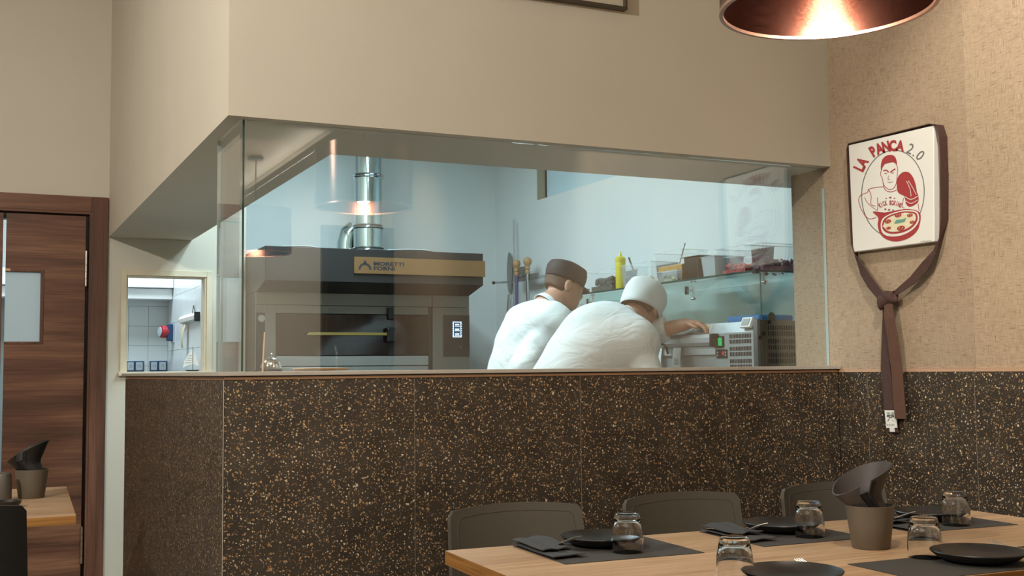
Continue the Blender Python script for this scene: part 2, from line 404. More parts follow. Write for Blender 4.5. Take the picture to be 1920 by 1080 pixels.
# worktop running round the corner on top of the low wall
wk = MB().prism([(x, y, 1.1905) for x, y in [(-.016, -.016), (2.336, -.016), (2.336, .34), (.30, .34), (.30, 2.43), (-.016, 2.43)]], (0, 0, .0125))
o = wk.build('worktop', M['slab'], bevel=.0015)
tag(o, 'long thin taupe worktop capping the terrazzo counter wall', 'worktop')

# glass screen on the worktop
gs = empty('glass_screen', (.06, .06, 1.203), 'clear glass screen standing on the counter, reflecting the pendant lamps', 'glass screen')
B(.068, 2.336, .052, .062, 1.2035, 1.979).build('front_pane', M['glass'], gs)
B(.054, .064, .052, .405, 1.2035, 1.979).build('side_pane', M['glass'], gs)
M['pale_edge'] = plain('pale polished glass edge', '#a9b8b3', .3)
B(2.3355, 2.3370, .050, .064, 1.204, 1.9).build('polished_edge', M['pale_edge'], gs)
B(.064, .0678, .0505, .0635, 1.204, 1.979).build('corner_joint', M['glassedge'], gs)
B(.0535, .0645, .4052, .407, 1.204, 1.979).build('polished_edge', M['pale_edge'], gs)

# pass window
w1 = empty('window_1', (.336, 3.38, 1.205), kind='structure')
for nm, a in (('frame_stile', (.081, .112, 1.205, 1.80)), ('frame_stile', (.561, .594, 1.205, 1.80)), ('frame_head', (.112, .561, 1.765, 1.80))):
    B(a[0], a[1], 3.372, 3.384, a[2], a[3]).build(nm, M['cream'], w1, bevel=.002)
B(.112, .561, 3.384, 3.5, 1.760, 1.7698).build('reveal', M['cream'], w1)
B(.551, .5628, 3.384, 3.5, 1.214, 1.760).build('reveal', M['cream'], w1)
B(.1102, .120, 3.384, 3.5, 1.214, 1.760).build('reveal', M['cream'], w1)
B(.070, .605, 3.355, 3.52, 1.190, 1.2135).build('sill', M['cream'], w1, bevel=.003)

# double kitchen door
d1 = empty('door_1', (-.55, 3.40, 0), kind='structure')
B(-.082, .006, 3.362, 3.384, 0, 2.205).build('casing', M['walnut_v'], d1, bevel=.003)
B(-1.12, -1.03, 3.362, 3.384, 0, 2.205).build('casing', M['walnut_v'], d1, bevel=.003)
B(-1.03, -.083, 3.362, 3.384, 2.117, 2.205).build('head_casing', M['walnut_h'], d1, bevel=.003)
B(-.094, -.0822, 3.366, 3.5, 0, 2.117).build('stop', M['walnut_v'], d1)
B(-1.03, -1.018, 3.366, 3.5, 0, 2.117).build('stop', M['walnut_v'], d1)
B(-1.018, -.094, 3.366, 3.5, 2.105, 2.117).build('stop', M['walnut_h'], d1)
def leaf(x0, x1, wx0, wx1):
    m = MB().box(x0, x1, 3.385, 3.425, .01, 1.385).box(x0, x1, 3.385, 3.425, 1.770, 2.094)
    if wx0 > x0: m.box(x0, wx0, 3.385, 3.425, 1.385, 1.770)
    if wx1 < x1: m.box(wx1, x1, 3.385, 3.425, 1.385, 1.770)
    lf = m.build('leaf', M['walnut_h'], d1)
    B(wx0, wx1, 3.402, 3.408, 1.386, 1.769).build('pane', M['doorpane'], lf)
    bd = MB().box(wx0-.0, wx0+.012, 3.380, 3.402, 1.386, 1.769).box(wx1-.012, wx1, 3.380, 3.402, 1.386, 1.769) if wx0 > x0+.001 else MB().box(wx1-.014, wx1+.004, 3.380, 3.402, 1.372, 1.783)
    bd.box(wx0, wx1-.012, 3.380, 3.402, 1.772, 1.783).box(wx0, wx1-.012, 3.380, 3.402, 1.372, 1.384)
    bd.build('bead', M['walnut_v'], lf, bevel=.002)
    return lf
M['doorpane'] = plain('frosted door pane', '#b6ccd6', .3, emis='#a8c6d4', estr=.10)  # slight glow put into the pane for the light behind it
rl = leaf(-.523, -.112, -.523, -.330)
leaf(-.95, -.539, -.72, -.539)
B(-.150, -.0945, 3.4255, 3.499, 0, 2.105).build('gap_blocker', M['black'], d1); B(-1.0, -.15, 3.4255, 3.499, 2.07, 2.105).build('gap_blocker', M['black'], d1)  # black strips added to stop light showing through the door gaps
M['hinge'] = plain('brushed nickel hinge', '#cfc4b4', .3, 1)
for z0, z1 in ((1.700, 1.895), (.16, .355)):
    h = MB()
    for k in range(5):
        a = z0+(z1-z0)*k/5; h.lathe([(.008, a+.001), (.008, a+(z1-z0)/5-.001)], (-.108, 3.380, 0), 12)
    h.lathe([(0, z1+.006), (.006, z1+.003), (.006, z1)], (-.108, 3.380, 0), 12); h.lathe([(.006, z0), (.006, z0-.004), (0, z0-.007)], (-.108, 3.380, 0), 12)
    h.build('hinge', M['hinge'], d1, smooth=True)
B(-.525, -.499, 3.378, 3.3855, 1.774, 1.786).build('latch_plate', M['copper'], rl)

# back room seen through the pass window
wf = struct('wall_back_room', B(-1.6, .632, 5.246, 5.4, 0, 3.4), M['grout'])
for i in range(6):
    for j in range(6):
        x1 = .6195-.139*i+.06-.06; x0 = x1-.137; z1 = 1.695-.145*j; z0 = z1-.143
        B(x0, x1, 5.238, 5.2459, z0, z1).build('tile', M['tilewhite'], wf)
B(-.215, .6195, 5.238, 5.2459, 1.697, 1.74).build('tile_border', M['tilewhite'], wf)
ws = struct('wall_back_room_side', B(.627, .632, 3.5, 5.246, 0, 3.4), M['grout'])
for j, (z0, z1) in enumerate(((.975, 1.169), (1.171, 1.366), (1.368, 1.562), (1.564, 1.754), (1.756, 1.96))):
    for i in range(6):
        y0 = 3.502+.29*i; y1 = min(y0+.288, 5.237)
        B(.620, .6269, y0, y1, z0, z1).build('tile', M['tilewhite'], ws)
struct('wall_back_room_left', B(-1.6, -1.5, 3.5, 5.246, 0, 2.85), M['kwall'])
M['airunit'] = plain('white enamel', '#eef4f5', .35)
au = empty('air_unit', (.1, 5.1, 1.735), 'long white box unit high on the tiled wall behind the pass window', 'air unit')
B(-.6, .618, 4.98, 5.2375, 1.815, 1.93).build('upper_cover', M['airunit'], au, bevel=.004)
B(-.6, .618, 5.02, 5.2375, 1.735, 1.812).build('lower_cover', M['airunit'], au, bevel=.004)

# ================================================================== DINING ROOM THINGS
# ---- pendant lamps: copper drum shades
M['copper_in'] = brushed('brushed copper lining', '#6a453b', .19, 0, .3)
M['copper_out'] = brushed('brushed copper shell', '#7d6459', .16, 0, .2)
M['rim'] = plain('bright copper rim', '#d9b09c', .3, 1)
M['bulb'] = plain('lit bulb', '#ffe7c8', .3, emis='#ffe6c8', estr=40)
def pendant(loc, label, power, top=3.4):
    x, y, z = loc; R = .228; H = .285
    e = empty('pendant_lamp', (x, y, z), label, 'lamp', 'copper pendant lamps')
    MB().lathe([(R, 0), (R, H), (R-.004, H), (R-.004, .0)], loc, 72, closed=True).build('shade', M['copper_out'], e, smooth=True)
    ln = MB().lathe([(R-.0045, .004), (R-.0045, H-.002), (R-.006, H-.002), (R-.006, .004)], loc, 72, closed=True).build('lining', M['copper_in'], e, smooth=True)
    MB().lathe([(R+.0012, -.002), (R+.0012, .005), (R-.0075, .005), (R-.0075, -.002)], loc, 72, closed=True).build('rim', M['rim'], e, smooth=True)
    sp = MB()
    for k in range(3):
        a = k*2*math.pi/3; sp.tube([(x, y, z+H-.02), (x+(R-.003)*math.cos(a), y+(R-.003)*math.sin(a), z+H-.02)], .003, 8)
    sp.build('spider', M['black'], e)
    MB().lathe([(0, .20), (.021, .20), (.021, .262), (.012, .275), (0, .275)], loc, 20).build('socket', M['black'], e, smooth=True)
    MB().lathe([(0, .075), (.018, .079), (.03, .095), (.034, .115), (.030, .14), (.018, .175), (.014, .20), (0, .20)], loc, 24).build('bulb', M['bulb'], e, smooth=True)
    MB().tube([(x, y, z+.27), (x, y, top-.015)], .0035, 8).build('cord', M['black'], e, smooth=True)
    MB().lathe([(.05, top-.025-z), (.05, top-.005-z), (0, top-.0005-z)], loc, 24).build('ceiling_rose', M['black'], e, smooth=True)
    l = bpy.data.lights.new('bulb_light', 'POINT'); l.energy = power; l.color = (1, .86, .68); l.shadow_soft_size = .036
    lo = bpy.data.objects.new('bulb_light', l); COL.objects.link(lo); lo.parent = e; lo.location = (0, 0, .055)
pendant((.972, -1.555, 1.968), 'large copper drum pendant lamp hanging over the laid wooden table', 20)
pendant((.955, -3.75, 1.968), 'copper drum pendant lamp seen only as the smaller reflection in the glass', 14, 2.6)

# ---- framed picture on the bulkhead
p = empty('picture_frame', (1.16, .0, 2.48), 'thin dark framed picture hanging high on the bulkhead above the glass', 'picture')
M['darkframe'] = plain('dark brown frame', '#4a4136', .45)
M['mat'] = plain('pale picture mat', '#c9c0ac', .7)
fx0, fx1, fz0, fz1, t = .90, 1.412, 2.478, 2.86, .011
for a in ((fx0, fx1, fz0, fz0+t), (fx0, fx1, fz1-t, fz1), (fx0, fx0+t, fz0+t, fz1-t), (fx1-t, fx1, fz0+t, fz1-t)):
    B(a[0], a[1], -.016, .0115, a[2], a[3]).build('frame_bar', M['darkframe'], p, bevel=.0015)
B(fx0+t, fx1-t, -.002, .008, fz0+t, fz1-t).build('mat', M['mat'], p)

# ---- dining table
RZ = math.radians(-2.0)
def tp(u, v, z=.75):
    """table frame -> world; u along the table from its far left corner, v towards the camera"""
    c, s = math.cos(RZ), math.sin(RZ); return Vector((.405+u*c+v*s, -.745+u*s-v*c, z))
TL, TD = 1.735, .84
def slabtop(corner_fn, L, D, z, th, name_parent, mt, me, me2):
    top = MB().prism([corner_fn(0, 0, z-th), corner_fn(L, 0, z-th), corner_fn(L, D, z-th), corner_fn(0, D, z-th)], (0, 0, th)).build('tabletop', mt, name_parent)
    q = .0006
    MB().prism([corner_fn(-q, 0, z-th), corner_fn(0, 0, z-th), corner_fn(0, D, z-th), corner_fn(-q, D, z-th)], (0, 0, th-.0005)).build('edge_band', me, top)
    MB().prism([corner_fn(0, D, z-th), corner_fn(L, D, z-th), corner_fn(L, D+q, z-th), corner_fn(0, D+q, z-th)], (0, 0, th-.0005)).build('edge_band', me2, top)
    return top
tb = empty('dining_table', tp(.87, .42, 0), 'long light oak table laid with dark place settings', 'table')
slabtop(tp, TL, TD, .75, .034, tb, M['oak'], M['oak_edge'], M['oak_edge_x'])
M['legmetal'] = plain('dark powder coated steel', '#2b2926', .5)
for u in (.16, TL-.22):
    for v in (.12, TD-.18):
        a = tp(u, v, 0); MB().prism([a, tp(u+.05, v, 0), tp(u+.05, v+.05, 0), tp(u, v+.05, 0)], (0, 0, .714)).build('leg', M['legmetal'], tb)

# ---- moulded chairs
M['shell'] = plain('dark taupe moulded plastic', '#4c473f', .48, bump=.08, bscale=400)
M['shellblack'] = plain('black moulded plastic', '#191817', .45)
def make_chair(mat, w=.43):
    """local: seat faces -Y, back at +Y"""
    e = empty('dining_chair', (0, 0, 0)); hw = w/2
    def back(u, v):
        x = (u-.5)*2; z = .47+.345*v; c = .05*(1-x*x); taper = 1-.05*v
        return (x*hw*taper, .205+c*.9+.055*v, z-.012*x*x*v)
    # rounded outline by trimming the corner of the grid
    def backr(u, v):
        x = (u-.5)*2; r = .07; vv = v
        ax = max(0, abs(x)-(1-r)); 
        lim = 1-(r*.62)*(1-math.sqrt(max(0, 1-(ax/r)**2)))
        return back(u, vv*lim)
    bk = MB().grid(backr, 36, 12, .013).build('backrest', mat, e, smooth=True)
    # raised border line set in from the edge of the back
    def off(p): return Vector((p[0]*.995, p[1]-.0003, p[2]))
    path = [off(backr(.055, k/10)) for k in range(0, 9)]+[off(backr(.060, .90))]+[off(backr(.085+.83*k/20, .93)) for k in range(21)]+[off(backr(.940, .90))]+[off(backr(.945, k/10)) for k in range(8, -1, -1)]
    MB().tube(path, .0008, 6).build('border_bead', mat, bk, smooth=True)
    def seat(u, v):
        x = (u-.5)*2; y = -.24+.45*v; return (x*hw*(1-.06*(1-v)), y, .455+.018*x*x-.02*(1-v)**3+(.02*max(0, v-.85)/.15))
    MB().grid(seat, 20, 16, -.014).build('seat', mat, e, smooth=True)
    for sx in (-1, 1):
        MB().tube([(sx*.17, .20, .452), (sx*.185, .235, .25), (sx*.20, .27, 0)], [.0125, .0125, .0095], 12).build('leg', M['legmetal'], e, smooth=True)
        MB().tube([(sx*.17, -.18, .438), (sx*.185, -.205, .25), (sx*.20, -.23, 0)], [.0125, .0125, .0095], 12).build('leg', M['legmetal'], e, smooth=True)
    MB().tube([(-.17, .19, .436), (.17, .19, .436)], .009, 8).build('crossbar', M['legmetal'], e, smooth=True); MB().tube([(-.17, -.17, .432), (.17, -.17, .432)], .009, 8).build('crossbar', M['legmetal'], e, smooth=True)
    return e
ch = make_chair(M['shell'])
specs = [((.738, -.70, 0), -3, 'grey-brown chair at the left end of the laid table, behind the leftmost plate'),
         ((1.312, -.70, 0), -2, 'grey-brown middle chair behind the laid table'),
         ((1.905, -.70, 0), -3, 'grey-brown chair behind the menu pot, nearest the belt on the wall')]
for i, (loc, a, lab) in enumerate(specs):
    c = ch if i == 0 else copy_tree(ch)
    c.location = loc; c.rotation_euler = (0, 0, math.radians(a)); tag(c, lab, 'chair', 'chairs along the counter side of the laid table')
cb = make_chair(M['shellblack']); cb.location = (-.712, .66, 0); cb.rotation_euler = (0, 0, math.radians(180-3)); tag(cb, 'black chair cut off by the left edge of the picture', 'chair')

# ---- place settings
M['matfab'] = plain('charcoal place mat', '#3b3834', .85, bump=.4, bscale=700)
M['plate'] = plain('matt black stoneware', '#211f1e', .38, spec=.5)
M['napkin'] = plain('charcoal napkin', '#3e3f41', .9, bump=.3, bscale=500)
M['cutlery'] = plain('polished cutlery', '#e0dbd2', .2, 1)
M['tumbler'] = plain('clear drinking glass', '#ffffff', .0, trans=1, ior=1.48)
def placemat(u0, v0, w, d, a, lab):
    c, s = math.cos(a), math.sin(a)
    pts = [tp(u0+x*c-y*s, v0+x*s+y*c, .7502) for x, y in ((0, 0), (w, 0), (w, d), (0, d))]
    tag(MB().prism(pts, (0, 0, .0014)).build('placemat', M['matfab']), lab, 'placemat', 'charcoal placemats on the laid table')
def uv(x, y):
    c, s = math.cos(RZ), math.sin(RZ); dx, dy = x-.405, y+.745; return (dx*c+dy*s, dx*s-dy*c)
PROF = [(0, 0), (.062, 0), (.066, .003), (.088, .010), (.103, .021), (.1055, .0245), (.104, .0265), (.099, .0225), (.084, .0135), (.064, .0068), (0, .0055)]
def plate(x, y, lab):
    tag(MB().lathe(PROF, (x, y, .7518), 56).build('dinner_plate', M['plate'], smooth=True, origin=(x, y, .7518)), lab, 'plate', 'black plates on the laid table')
GPROF = [(.0385, 0), (.0395, .012), (.0395, .03), (.0375, .055), (.0335, .077), (.0315, .086), (.0295, .0925), (.026, .0945), (0, .0935), (0, .0785), (.024, .079), (.0285, .074), (.033, .058), (.0365, .045), (.0378, .03), (.0376, .012), (.0370, 0)]
def tumbler(x, y, z, lab):
    e = MB().lathe(GPROF, (x, y, z), 56).build('tumbler', M['tumbler'], smooth=True, origin=(x, y, z))
    tag(e, lab, 'glass', 'upturned glasses on the laid table')
def fork(p, d, tilt, lab, ln=.19):
    """p: tip of tines, d: direction from tines to handle (flat), tilt: tines raised"""
    e = empty('fork', p, lab, 'fork', 'forks on the laid table')
    d = Vector((d[0], d[1], 0)).normalized(); s = Vector((-d.y, d.x, 0)); p = Vector(p)
    def at(t, z, w=0): return p+d*t+s*w+Vector((0, 0, z))
    tn = MB()
    for k in (-1.5, -.5, .5, 1.5):
        tn.tube([at(0, .0+tilt, k*.0062), at(.022, -.004+tilt*.82, k*.0062), at(.044, -.007+tilt*.5, k*.0056)], [.0013, .0018, .0020], 6)
    tn.build('tines', M['cutlery'], e, smooth=True)
    hd = MB(); N = 16
    prof = [(.042, .0125), (.052, .012), (.062, .0075), (.075, .004), (.11, .0035), (.15, .005), (.175, .0075), (ln-.003, .0065), (ln, .002)]
    pts = []
    for t, w in prof:
        z = -.007+tilt*max(0, .5-(t-.044)/.06) if t < .074 else -.007
        pts.append((at(t, z), s*w))
    hd.ribbon(pts, .0022); hd.build('handle', M['cutlery'], e, bevel=.0006)
    return e
def knife(p, d, lab):
    e = empty('knife', p, lab, 'knife', 'knives in the napkins'); d = Vector((d[0], d[1], 0)).normalized(); s = Vector((-d.y, d.x, 0)); p = Vector(p)
    MB().ribbon([(p, s*.001), (p+d*.012, s*.005), (p+d*.05, s*.0085), (p+d*.10, s*.0085), (p+d*.105, s*.004)], .0014).build('blade', M['cutlery'], e)
    MB().ribbon([(p+d*.105, s*.004), (p+d*.12, s*.0055), (p+d*.19, s*.007), (p+d*.2, s*.004)], .004).build('handle', M['cutlery'], e, bevel=.001)
def napkin(u0, v0, w, d, lab, seed=0):
    e = empty('napkin', tp(u0+w/2, v0+d/2, .7517), lab, 'napkin', 'folded charcoal napkins with cutlery')
    def fn(z0, amp, sh):
        def f(a, b):
            q = tp(u0+w*a+sh*b, v0+d*b+.004*math.sin(7*a+seed), z0)
            q.z += amp*(math.sin(2.3*math.pi*b+seed)*.5+.5)*(.4+.6*a)+amp*.5*math.sin(5*a+seed*2)**2
            return q
        return f
    MB().grid(fn(.7555, .003, .0), 8, 14, .0026).build('lower_fold', M['napkin'], e, smooth=True)
    MB().grid(lambda a, b: fn(.7625, .008, .004)(a, b*.74), 8, 14, .0022).build('upper_fold', M['napkin'], e, smooth=True)
for u0, v0, w, d, a, lab in [(.180, .012, .375, .31, .01, 'placemat under the leftmost plate, in front of the left grey-brown chair'),
                              (.735, .015, .335, .30, .0, 'placemat in front of the middle chair, left of the menu pot'),
                              (1.245, .02, .36, .28, .02, 'placemat behind the menu pot, beside the terrazzo wall'),
                              (.75, .610, .37, .225, .0, 'placemat in the foreground right, under the plate nearest the camera'),
                              (.20, .628, .36, .208, .0, 'placemat at the bottom edge, under the mostly cut-off plate'),
                              (1.28, .60, .36, .235, .0, 'placemat at the right picture edge with only its corner showing')]:
    placemat(u0, v0, w, d, a, lab)
plate(.787, -.865, 'black plate behind the leftmost glass, in front of the left chair')
plate(1.338, -.89, 'black plate in front of the middle chair')
plate(1.868, -.905, 'black plate to the right of the menu pot, by the terrazzo wall')
plate(1.412, -1.50, 'black plate in the foreground, lower right of the picture')
plate(.880, -1.50, 'black plate mostly cut off by the bottom edge')
for x, y, lab in [(.785, -.995, 'upturned glass beside the leftmost plate'), (1.335, -1.010, 'upturned glass in front of the middle plate'),
                  (1.833, -1.035, 'upturned glass beside the plate by the terrazzo wall, rightmost glass'), (.775, -1.445, 'upturned glass at the bottom edge, in front of the others'),
                  (1.350, -1.400, 'upturned glass just right of the menu pot')]:
    tumbler(x, y, .7519, lab)
napkin(.175, .015, .085, .245, 'folded napkin with cutlery left of the leftmost plate', .3)
napkin(.735, .020, .080, .235, 'folded napkin with cutlery left of the plate at the middle chair', 1.1)
napkin(1.235, .030, .085, .24, 'folded napkin with cutlery behind the menu pot', 2.0)
fork((.668, -.960, .772), (-.33, .94), .021, 'fork in the napkin of the leftmost setting')
fork((1.205, -.995, .772), (-.33, .94), .021, 'fork in the napkin of the middle setting')
fork((1.705, -1.008, .772), (-.33, .94), .021, 'fork in the napkin behind the menu pot')
fork((1.565, -1.400, .762), (-.02, -1), .014, 'fork showing its tines behind the foreground plate')
fork((.985, -1.390, .762), (-.02, -1), .014, 'fork showing its tines behind the cut-off plate', .165)
knife((.625, -.985, .7605), (-.12, 1), 'knife in the napkin of the leftmost setting')

# ---- menu pots
M['pot'] = plain('matt taupe pot', '#645a4c', .55, bump=.1, bscale=300)
M['menu'] = plain('dark brown leather menu', '#403a38', .55, bump=.3, bscale=350)
M['menudark'] = plain('black leather menu', '#1d1b1b', .55, bump=.3, bscale=350)
def pot(x, y, z, k, lab):
    pr = [(0, 0), (.044, 0), (.046, .002), (.0535, .06), (.0585, .105), (.0568, .1055), (.052, .06), (.0445, .006), (0, .006)]
    tag(MB().lathe([(r*k, h*k) for r, h in pr], (x, y, z), 48).build('menu_pot', M['pot'], smooth=True, origin=(x, y, z)), lab, 'pot', 'menu pots on the tables')
def rolled(x, y, z, k, mat, right, lab, seed=0):
    """menus rolled into a flaring sleeve that leans over; right: unit vector of the lean"""
    e = empty('rolled_menu', (x, y, z), lab, 'menu', 'rolled menus in the pots'); r = Vector(right); r.z = 0; r.normalize(); b = Vector((-r.y, r.x, 0))   # b points away from the camera
    def f(a0, a1, rad0, rad1, hl, hh):
        def g(u, v):
            a = a0+(a1-a0)*u; ca, sa = math.cos(a), math.sin(a)
            top = hl+(hh-hl)*(.5+.5*ca)**.9+.012*sa; h = .012+(top-.012)*v
            rad = rad0+.012*min(h/.105, 1)+max(0, (h-.105)/.10)*(rad1-rad0-.006)+.003*u; lean = -.030*min(1, max(0, (h-.10)/.034))
            return Vector((x, y, z))+r*(k*(rad*ca+lean-.006*(1-v)))+b*(k*(rad*.8*sa))+Vector((0, 0, k*h))
        return g
    MB().grid(f(math.radians(-75), math.radians(262), .036, .079, .134, .212), 44, 14, .0035*k).build('cover', mat, e, smooth=True)
    MB().grid(f(math.radians(-118), math.radians(20), .030, .070, .130, .170), 24, 12, .003*k).build('inner_leaf', M['menudark'], e, smooth=True)
    g = f(math.radians(-75), math.radians(262), .0385, .0815, .134, .212)
    MB().ribbon([(g(.012, .15+.83*q/8), (g(.04, .15+.83*q/8)-g(0, .15+.83*q/8))*.35) for q in range(9)], .002).build('spine_band', M['menudark'], e)
    return e
cr = (.904, -.428, 0)
pot(1.350, -1.222, .7502, 1.0, 'taupe pot holding the rolled menu at the centre of the laid table')
rolled(1.350, -1.222, .7502, .98, M['menu'], cr, 'dark leather menu rolled in the pot on the laid table')

# ---- small table by the kitchen door
RT = math.radians(2.4)
def lt(u, v, z=.75):
    c, s = math.cos(RT), math.sin(RT); return Vector((-.366-u*c+v*s*0-.0+(-v)*math.sin(-RT), .50+v*c-u*s*0, z))
t2 = empty('side_table', (-.75, 1.05, 0), 'small light oak table in front of the walnut kitchen door', 'table')
top2 = MB().prism([lt(0, 0, .722), lt(0, 1.04, .722), lt(.8, 1.04, .722), lt(.8, 0, .722)], (0, 0, .028)).build('tabletop', M['oak'], t2)
MB().prism([lt(0, -.0006, .7225), lt(0, 0, .7225), lt(.8, 0, .7225), lt(.8, -.0006, .7225)], (0, 0, .027)).build('edge_band', M['oak_edge_x'], top2)
MB().lathe([(.17, 0), (.17, .012), (.03, .02), (.03, .70), (.12, .722)], (-.78, 1.02, 0), 28).build('pedestal', M['legmetal'], t2, smooth=True)
pot(-.470, 1.15, .7502, .985, 'taupe pot on the small table before the walnut door')
rolled(-.470, 1.15, .7502, .985, M['menudark'], cr, 'black menu rolled in the pot before the walnut door')
M['mill'] = plain('grey brushed tin', '#6a6660', .45, .6)
MB_ = MB().lathe([(0, 0), (.032, 0), (.034, .01), (.034, .085), (.031, .098), (.02, .102), (0, .103)], (-.572, 1.08, .7502), 28).build('tin_canister', M['mill'], smooth=True); tag(MB_, 'grey tin canister left of the pot on the small table', 'canister')
MB_ = MB().lathe([(0, 0), (.03, 0), (.045, .012), (.048, .022), (.046, .022), (.04, .012), (0, .005)], (-.560, .86, .7502), 28).build('small_dish', M['plate'], smooth=True); tag(MB_, 'small dark dish on the near side of the small table', 'dish')

# ---- sign board on the right wall, with its logo
M['canvas'] = plain('white printed canvas', '#e9e6dc', .7, bump=.15, bscale=500)
M['red'] = plain('red print', '#a83a3a', .7); M['grey'] = plain('grey print', '#6e6c66', .7); M['green'] = plain('green print', '#6aa08c', .7)
M['creamprint'] = plain('cream print', '#e6dcb6', .7)
SX = 2.306
e = empty('sign_board', (2.32, -.30, 1.625), 'white canvas board with red boxer and pizza logo on the wallpaper', 'sign')
Htl, Htr, Hbr, Hbl = [np.array(q, float) for q in ((-.128, 2.036), (-.552, 2.027), (-.534, 1.625), (-.134, 1.628))]
MB().prism([(SX, *Htl), (SX, *Htr), (SX, *Hbr), (SX, *Hbl)], (.0315, 0, 0)).build('board', M['canvas'], e, bevel=.003)
def homography(src, dst):
    A = []; b = []
    for (x, y), (u, v) in zip(src, dst):
        A += [[x, y, 1, 0, 0, 0, -u*x, -u*y], [0, 0, 0, x, y, 1, -v*x, -v*y]]; b += [u, v]
    h = np.linalg.solve(np.array(A, float), np.array(b, float)); return np.append(h, 1).reshape(3, 3)
HM = homography([(115, 232), (715, 90), (705, 903), (145, 978)], [Htl, Htr, Hbr, Hbl])
def sg(x, y, k=1):
    q = HM @ np.array([x, y, 1.0]); return (SX-.0005*k, q[0]/q[2], q[1]/q[2])
def smoothpoly(pts, n=5, closed=True):
    P = [np.array(p, float) for p in pts]; out = []; m = len(P)
    for i in range(m if closed else m-1):
        p0, p1, p2, p3 = (P[(i-1) % m], P[i], P[(i+1) % m], P[(i+2) % m]) if closed else (P[max(i-1, 0)], P[i], P[i+1], P[min(i+2, m-1)])
        for k in range(n):
            t = k/n; out.append(.5*((2*p1)+(-p0+p2)*t+(2*p0-5*p1+4*p2-p3)*t*t+(-p0+3*p1-3*p2+p3)*t**3))
    if not closed: out.append(P[-1])
    return out
def fill(pts, mat, name, k=1, sm=4):
    q = smoothpoly(pts, sm) if sm else pts
    bm = bmesh.new(); vs = [bm.verts.new(sg(x, y, k)) for x, y in q]; bm.faces.new(vs); bmesh.ops.triangulate(bm, faces=bm.faces)
    m = MB().add([tuple(v.co) for v in bm.verts], [tuple(v.index for v in f.verts) for f in (bm.verts.index_update() or bm.faces)]); bm.free()
    return m.build(name, mat, e)
def stroke(pts, w, mat, name, k=2, closed=False, sm=5):
    q = smoothpoly(pts, sm, closed) if sm else [np.array(p, float) for p in pts]
    if closed: q = q+[q[0]]
    vs = []; fs = []
    for i, p in enumerate(q):
        d = q[min(i+1, len(q)-1)]-q[max(i-1, 0)]; d = d/(np.linalg.norm(d)+1e-9); n = np.array([-d[1], d[0]])*w/2
        vs += [sg(*(p-n), k), sg(*(p+n), k)]
    fs = [(2*i, 2*i+1, 2*i+3, 2*i+2) for i in range(len(q)-1)]
    return MB().add(vs, fs), name, mat
def strokes(items, mat, name):
    m = MB()
    for it in items:
        b = stroke(*it)[0]; m.add(b.v, b.f)
    return m.build(name, mat, e)
ring = [(425+218*math.cos(a), 568-(300)*math.sin(a)-(.24*218*math.cos(a))*.35) for a in [math.radians(k) for k in range(0, 360, 8)]]
strokes([(ring, 6, None, '', 1, True, 2)], M['grey'], 'ring')
fill([(345, 415), (342, 380), (352, 335), (378, 308), (412, 300), (438, 310), (452, 338), (454, 372), (440, 358), (424, 352), (398, 358), (372, 366), (356, 386)], M['red'], 'hair', 1)
fill([(462, 565), (452, 520), (458, 462), (490, 425), (530, 420), (562, 450), (583, 505), (590, 555), (602, 590), (598, 632), (545, 664), (516, 645), (510, 612), (500, 588)], M['red'], 'glove', 1)
strokes([([(524, 490), (545, 540), (552, 590)], 4, None, '', 2), ([(540, 490), (566, 535), (588, 580)], 4, None, '', 2), ([(508, 592), (550, 612), (598, 590)], 5, None, '', 2), ([(514, 622), (552, 640), (598, 615)], 4, None, '', 2), ([(525, 495), (520, 484)], 5, None, '', 2), ([(534, 492), (538, 482)], 5, None, '', 2)], M['canvas'], 'glove_lines')
strokes([([(345, 415), (340, 440), (352, 462), (362, 510), (392, 540), (425, 538), (448, 505), (456, 450), (460, 400), (454, 372)], 4, None, '', 2),
         ([(362, 500), (362, 525), (380, 552), (415, 560), (452, 545)], 4, None, '', 2),
         ([(358, 524), (300, 530), (258, 542), (246, 565), (200, 585), (187, 620), (200, 670), (235, 730), (268, 748), (308, 738)], 4, None, '', 2),
         ([(258, 542), (274, 590), (272, 645), (306, 660)], 4, None, '', 2), ([(318, 600), (320, 660), (316, 690)], 4, None, '', 2), ([(500, 602), (488, 660), (505, 672)], 4, None, '', 2),
         ([(228, 600), (252, 640), (300, 680), (316, 690)], 3, None, '', 2), ([(398, 445), (392, 470), (408, 474)], 3, None, '', 2), ([(388, 490), (405, 494), (424, 488)], 3, None, '', 2), ([(600, 640), (606, 690)], 4, None, '', 2)], M['red'], 'figure_lines')['kind'] = 'stuff'
strokes([([(360, 412), (380, 408), (398, 422)], 8, None, '', 2), ([(408, 424), (425, 410), (444, 398)], 8, None, '', 2), ([(368, 430), (386, 432)], 4, None, '', 2), ([(416, 430), (434, 424)], 4, None, '', 2)], M['red'], 'brows')
fill([(284, 700), (320, 698), (360, 705), (430, 692), (520, 678), (590, 690), (615, 715), (612, 770), (590, 830), (530, 880), (450, 903), (380, 890), (335, 850), (318, 790), (322, 740)], M['red'], 'pan', 2)
fill([(340, 790), (355, 745), (410, 712), (500, 688), (580, 692), (605, 722), (600, 772), (555, 825), (480, 862), (400, 868), (352, 845)], M['canvas'], 'pizza_rim', 3)
fill([(350, 790), (366, 748), (415, 718), (500, 696), (574, 700), (596, 726), (590, 768), (548, 815), (478, 845), (405, 850), (362, 830)], M['red'], 'pizza_sauce', 4)
fill([(362, 790), (378, 755), (420, 728), (500, 706), (568, 710), (584, 730), (578, 764), (540, 804), (474, 832), (408, 836), (374, 818)], M['creamprint'], 'pizza_cheese', 5)
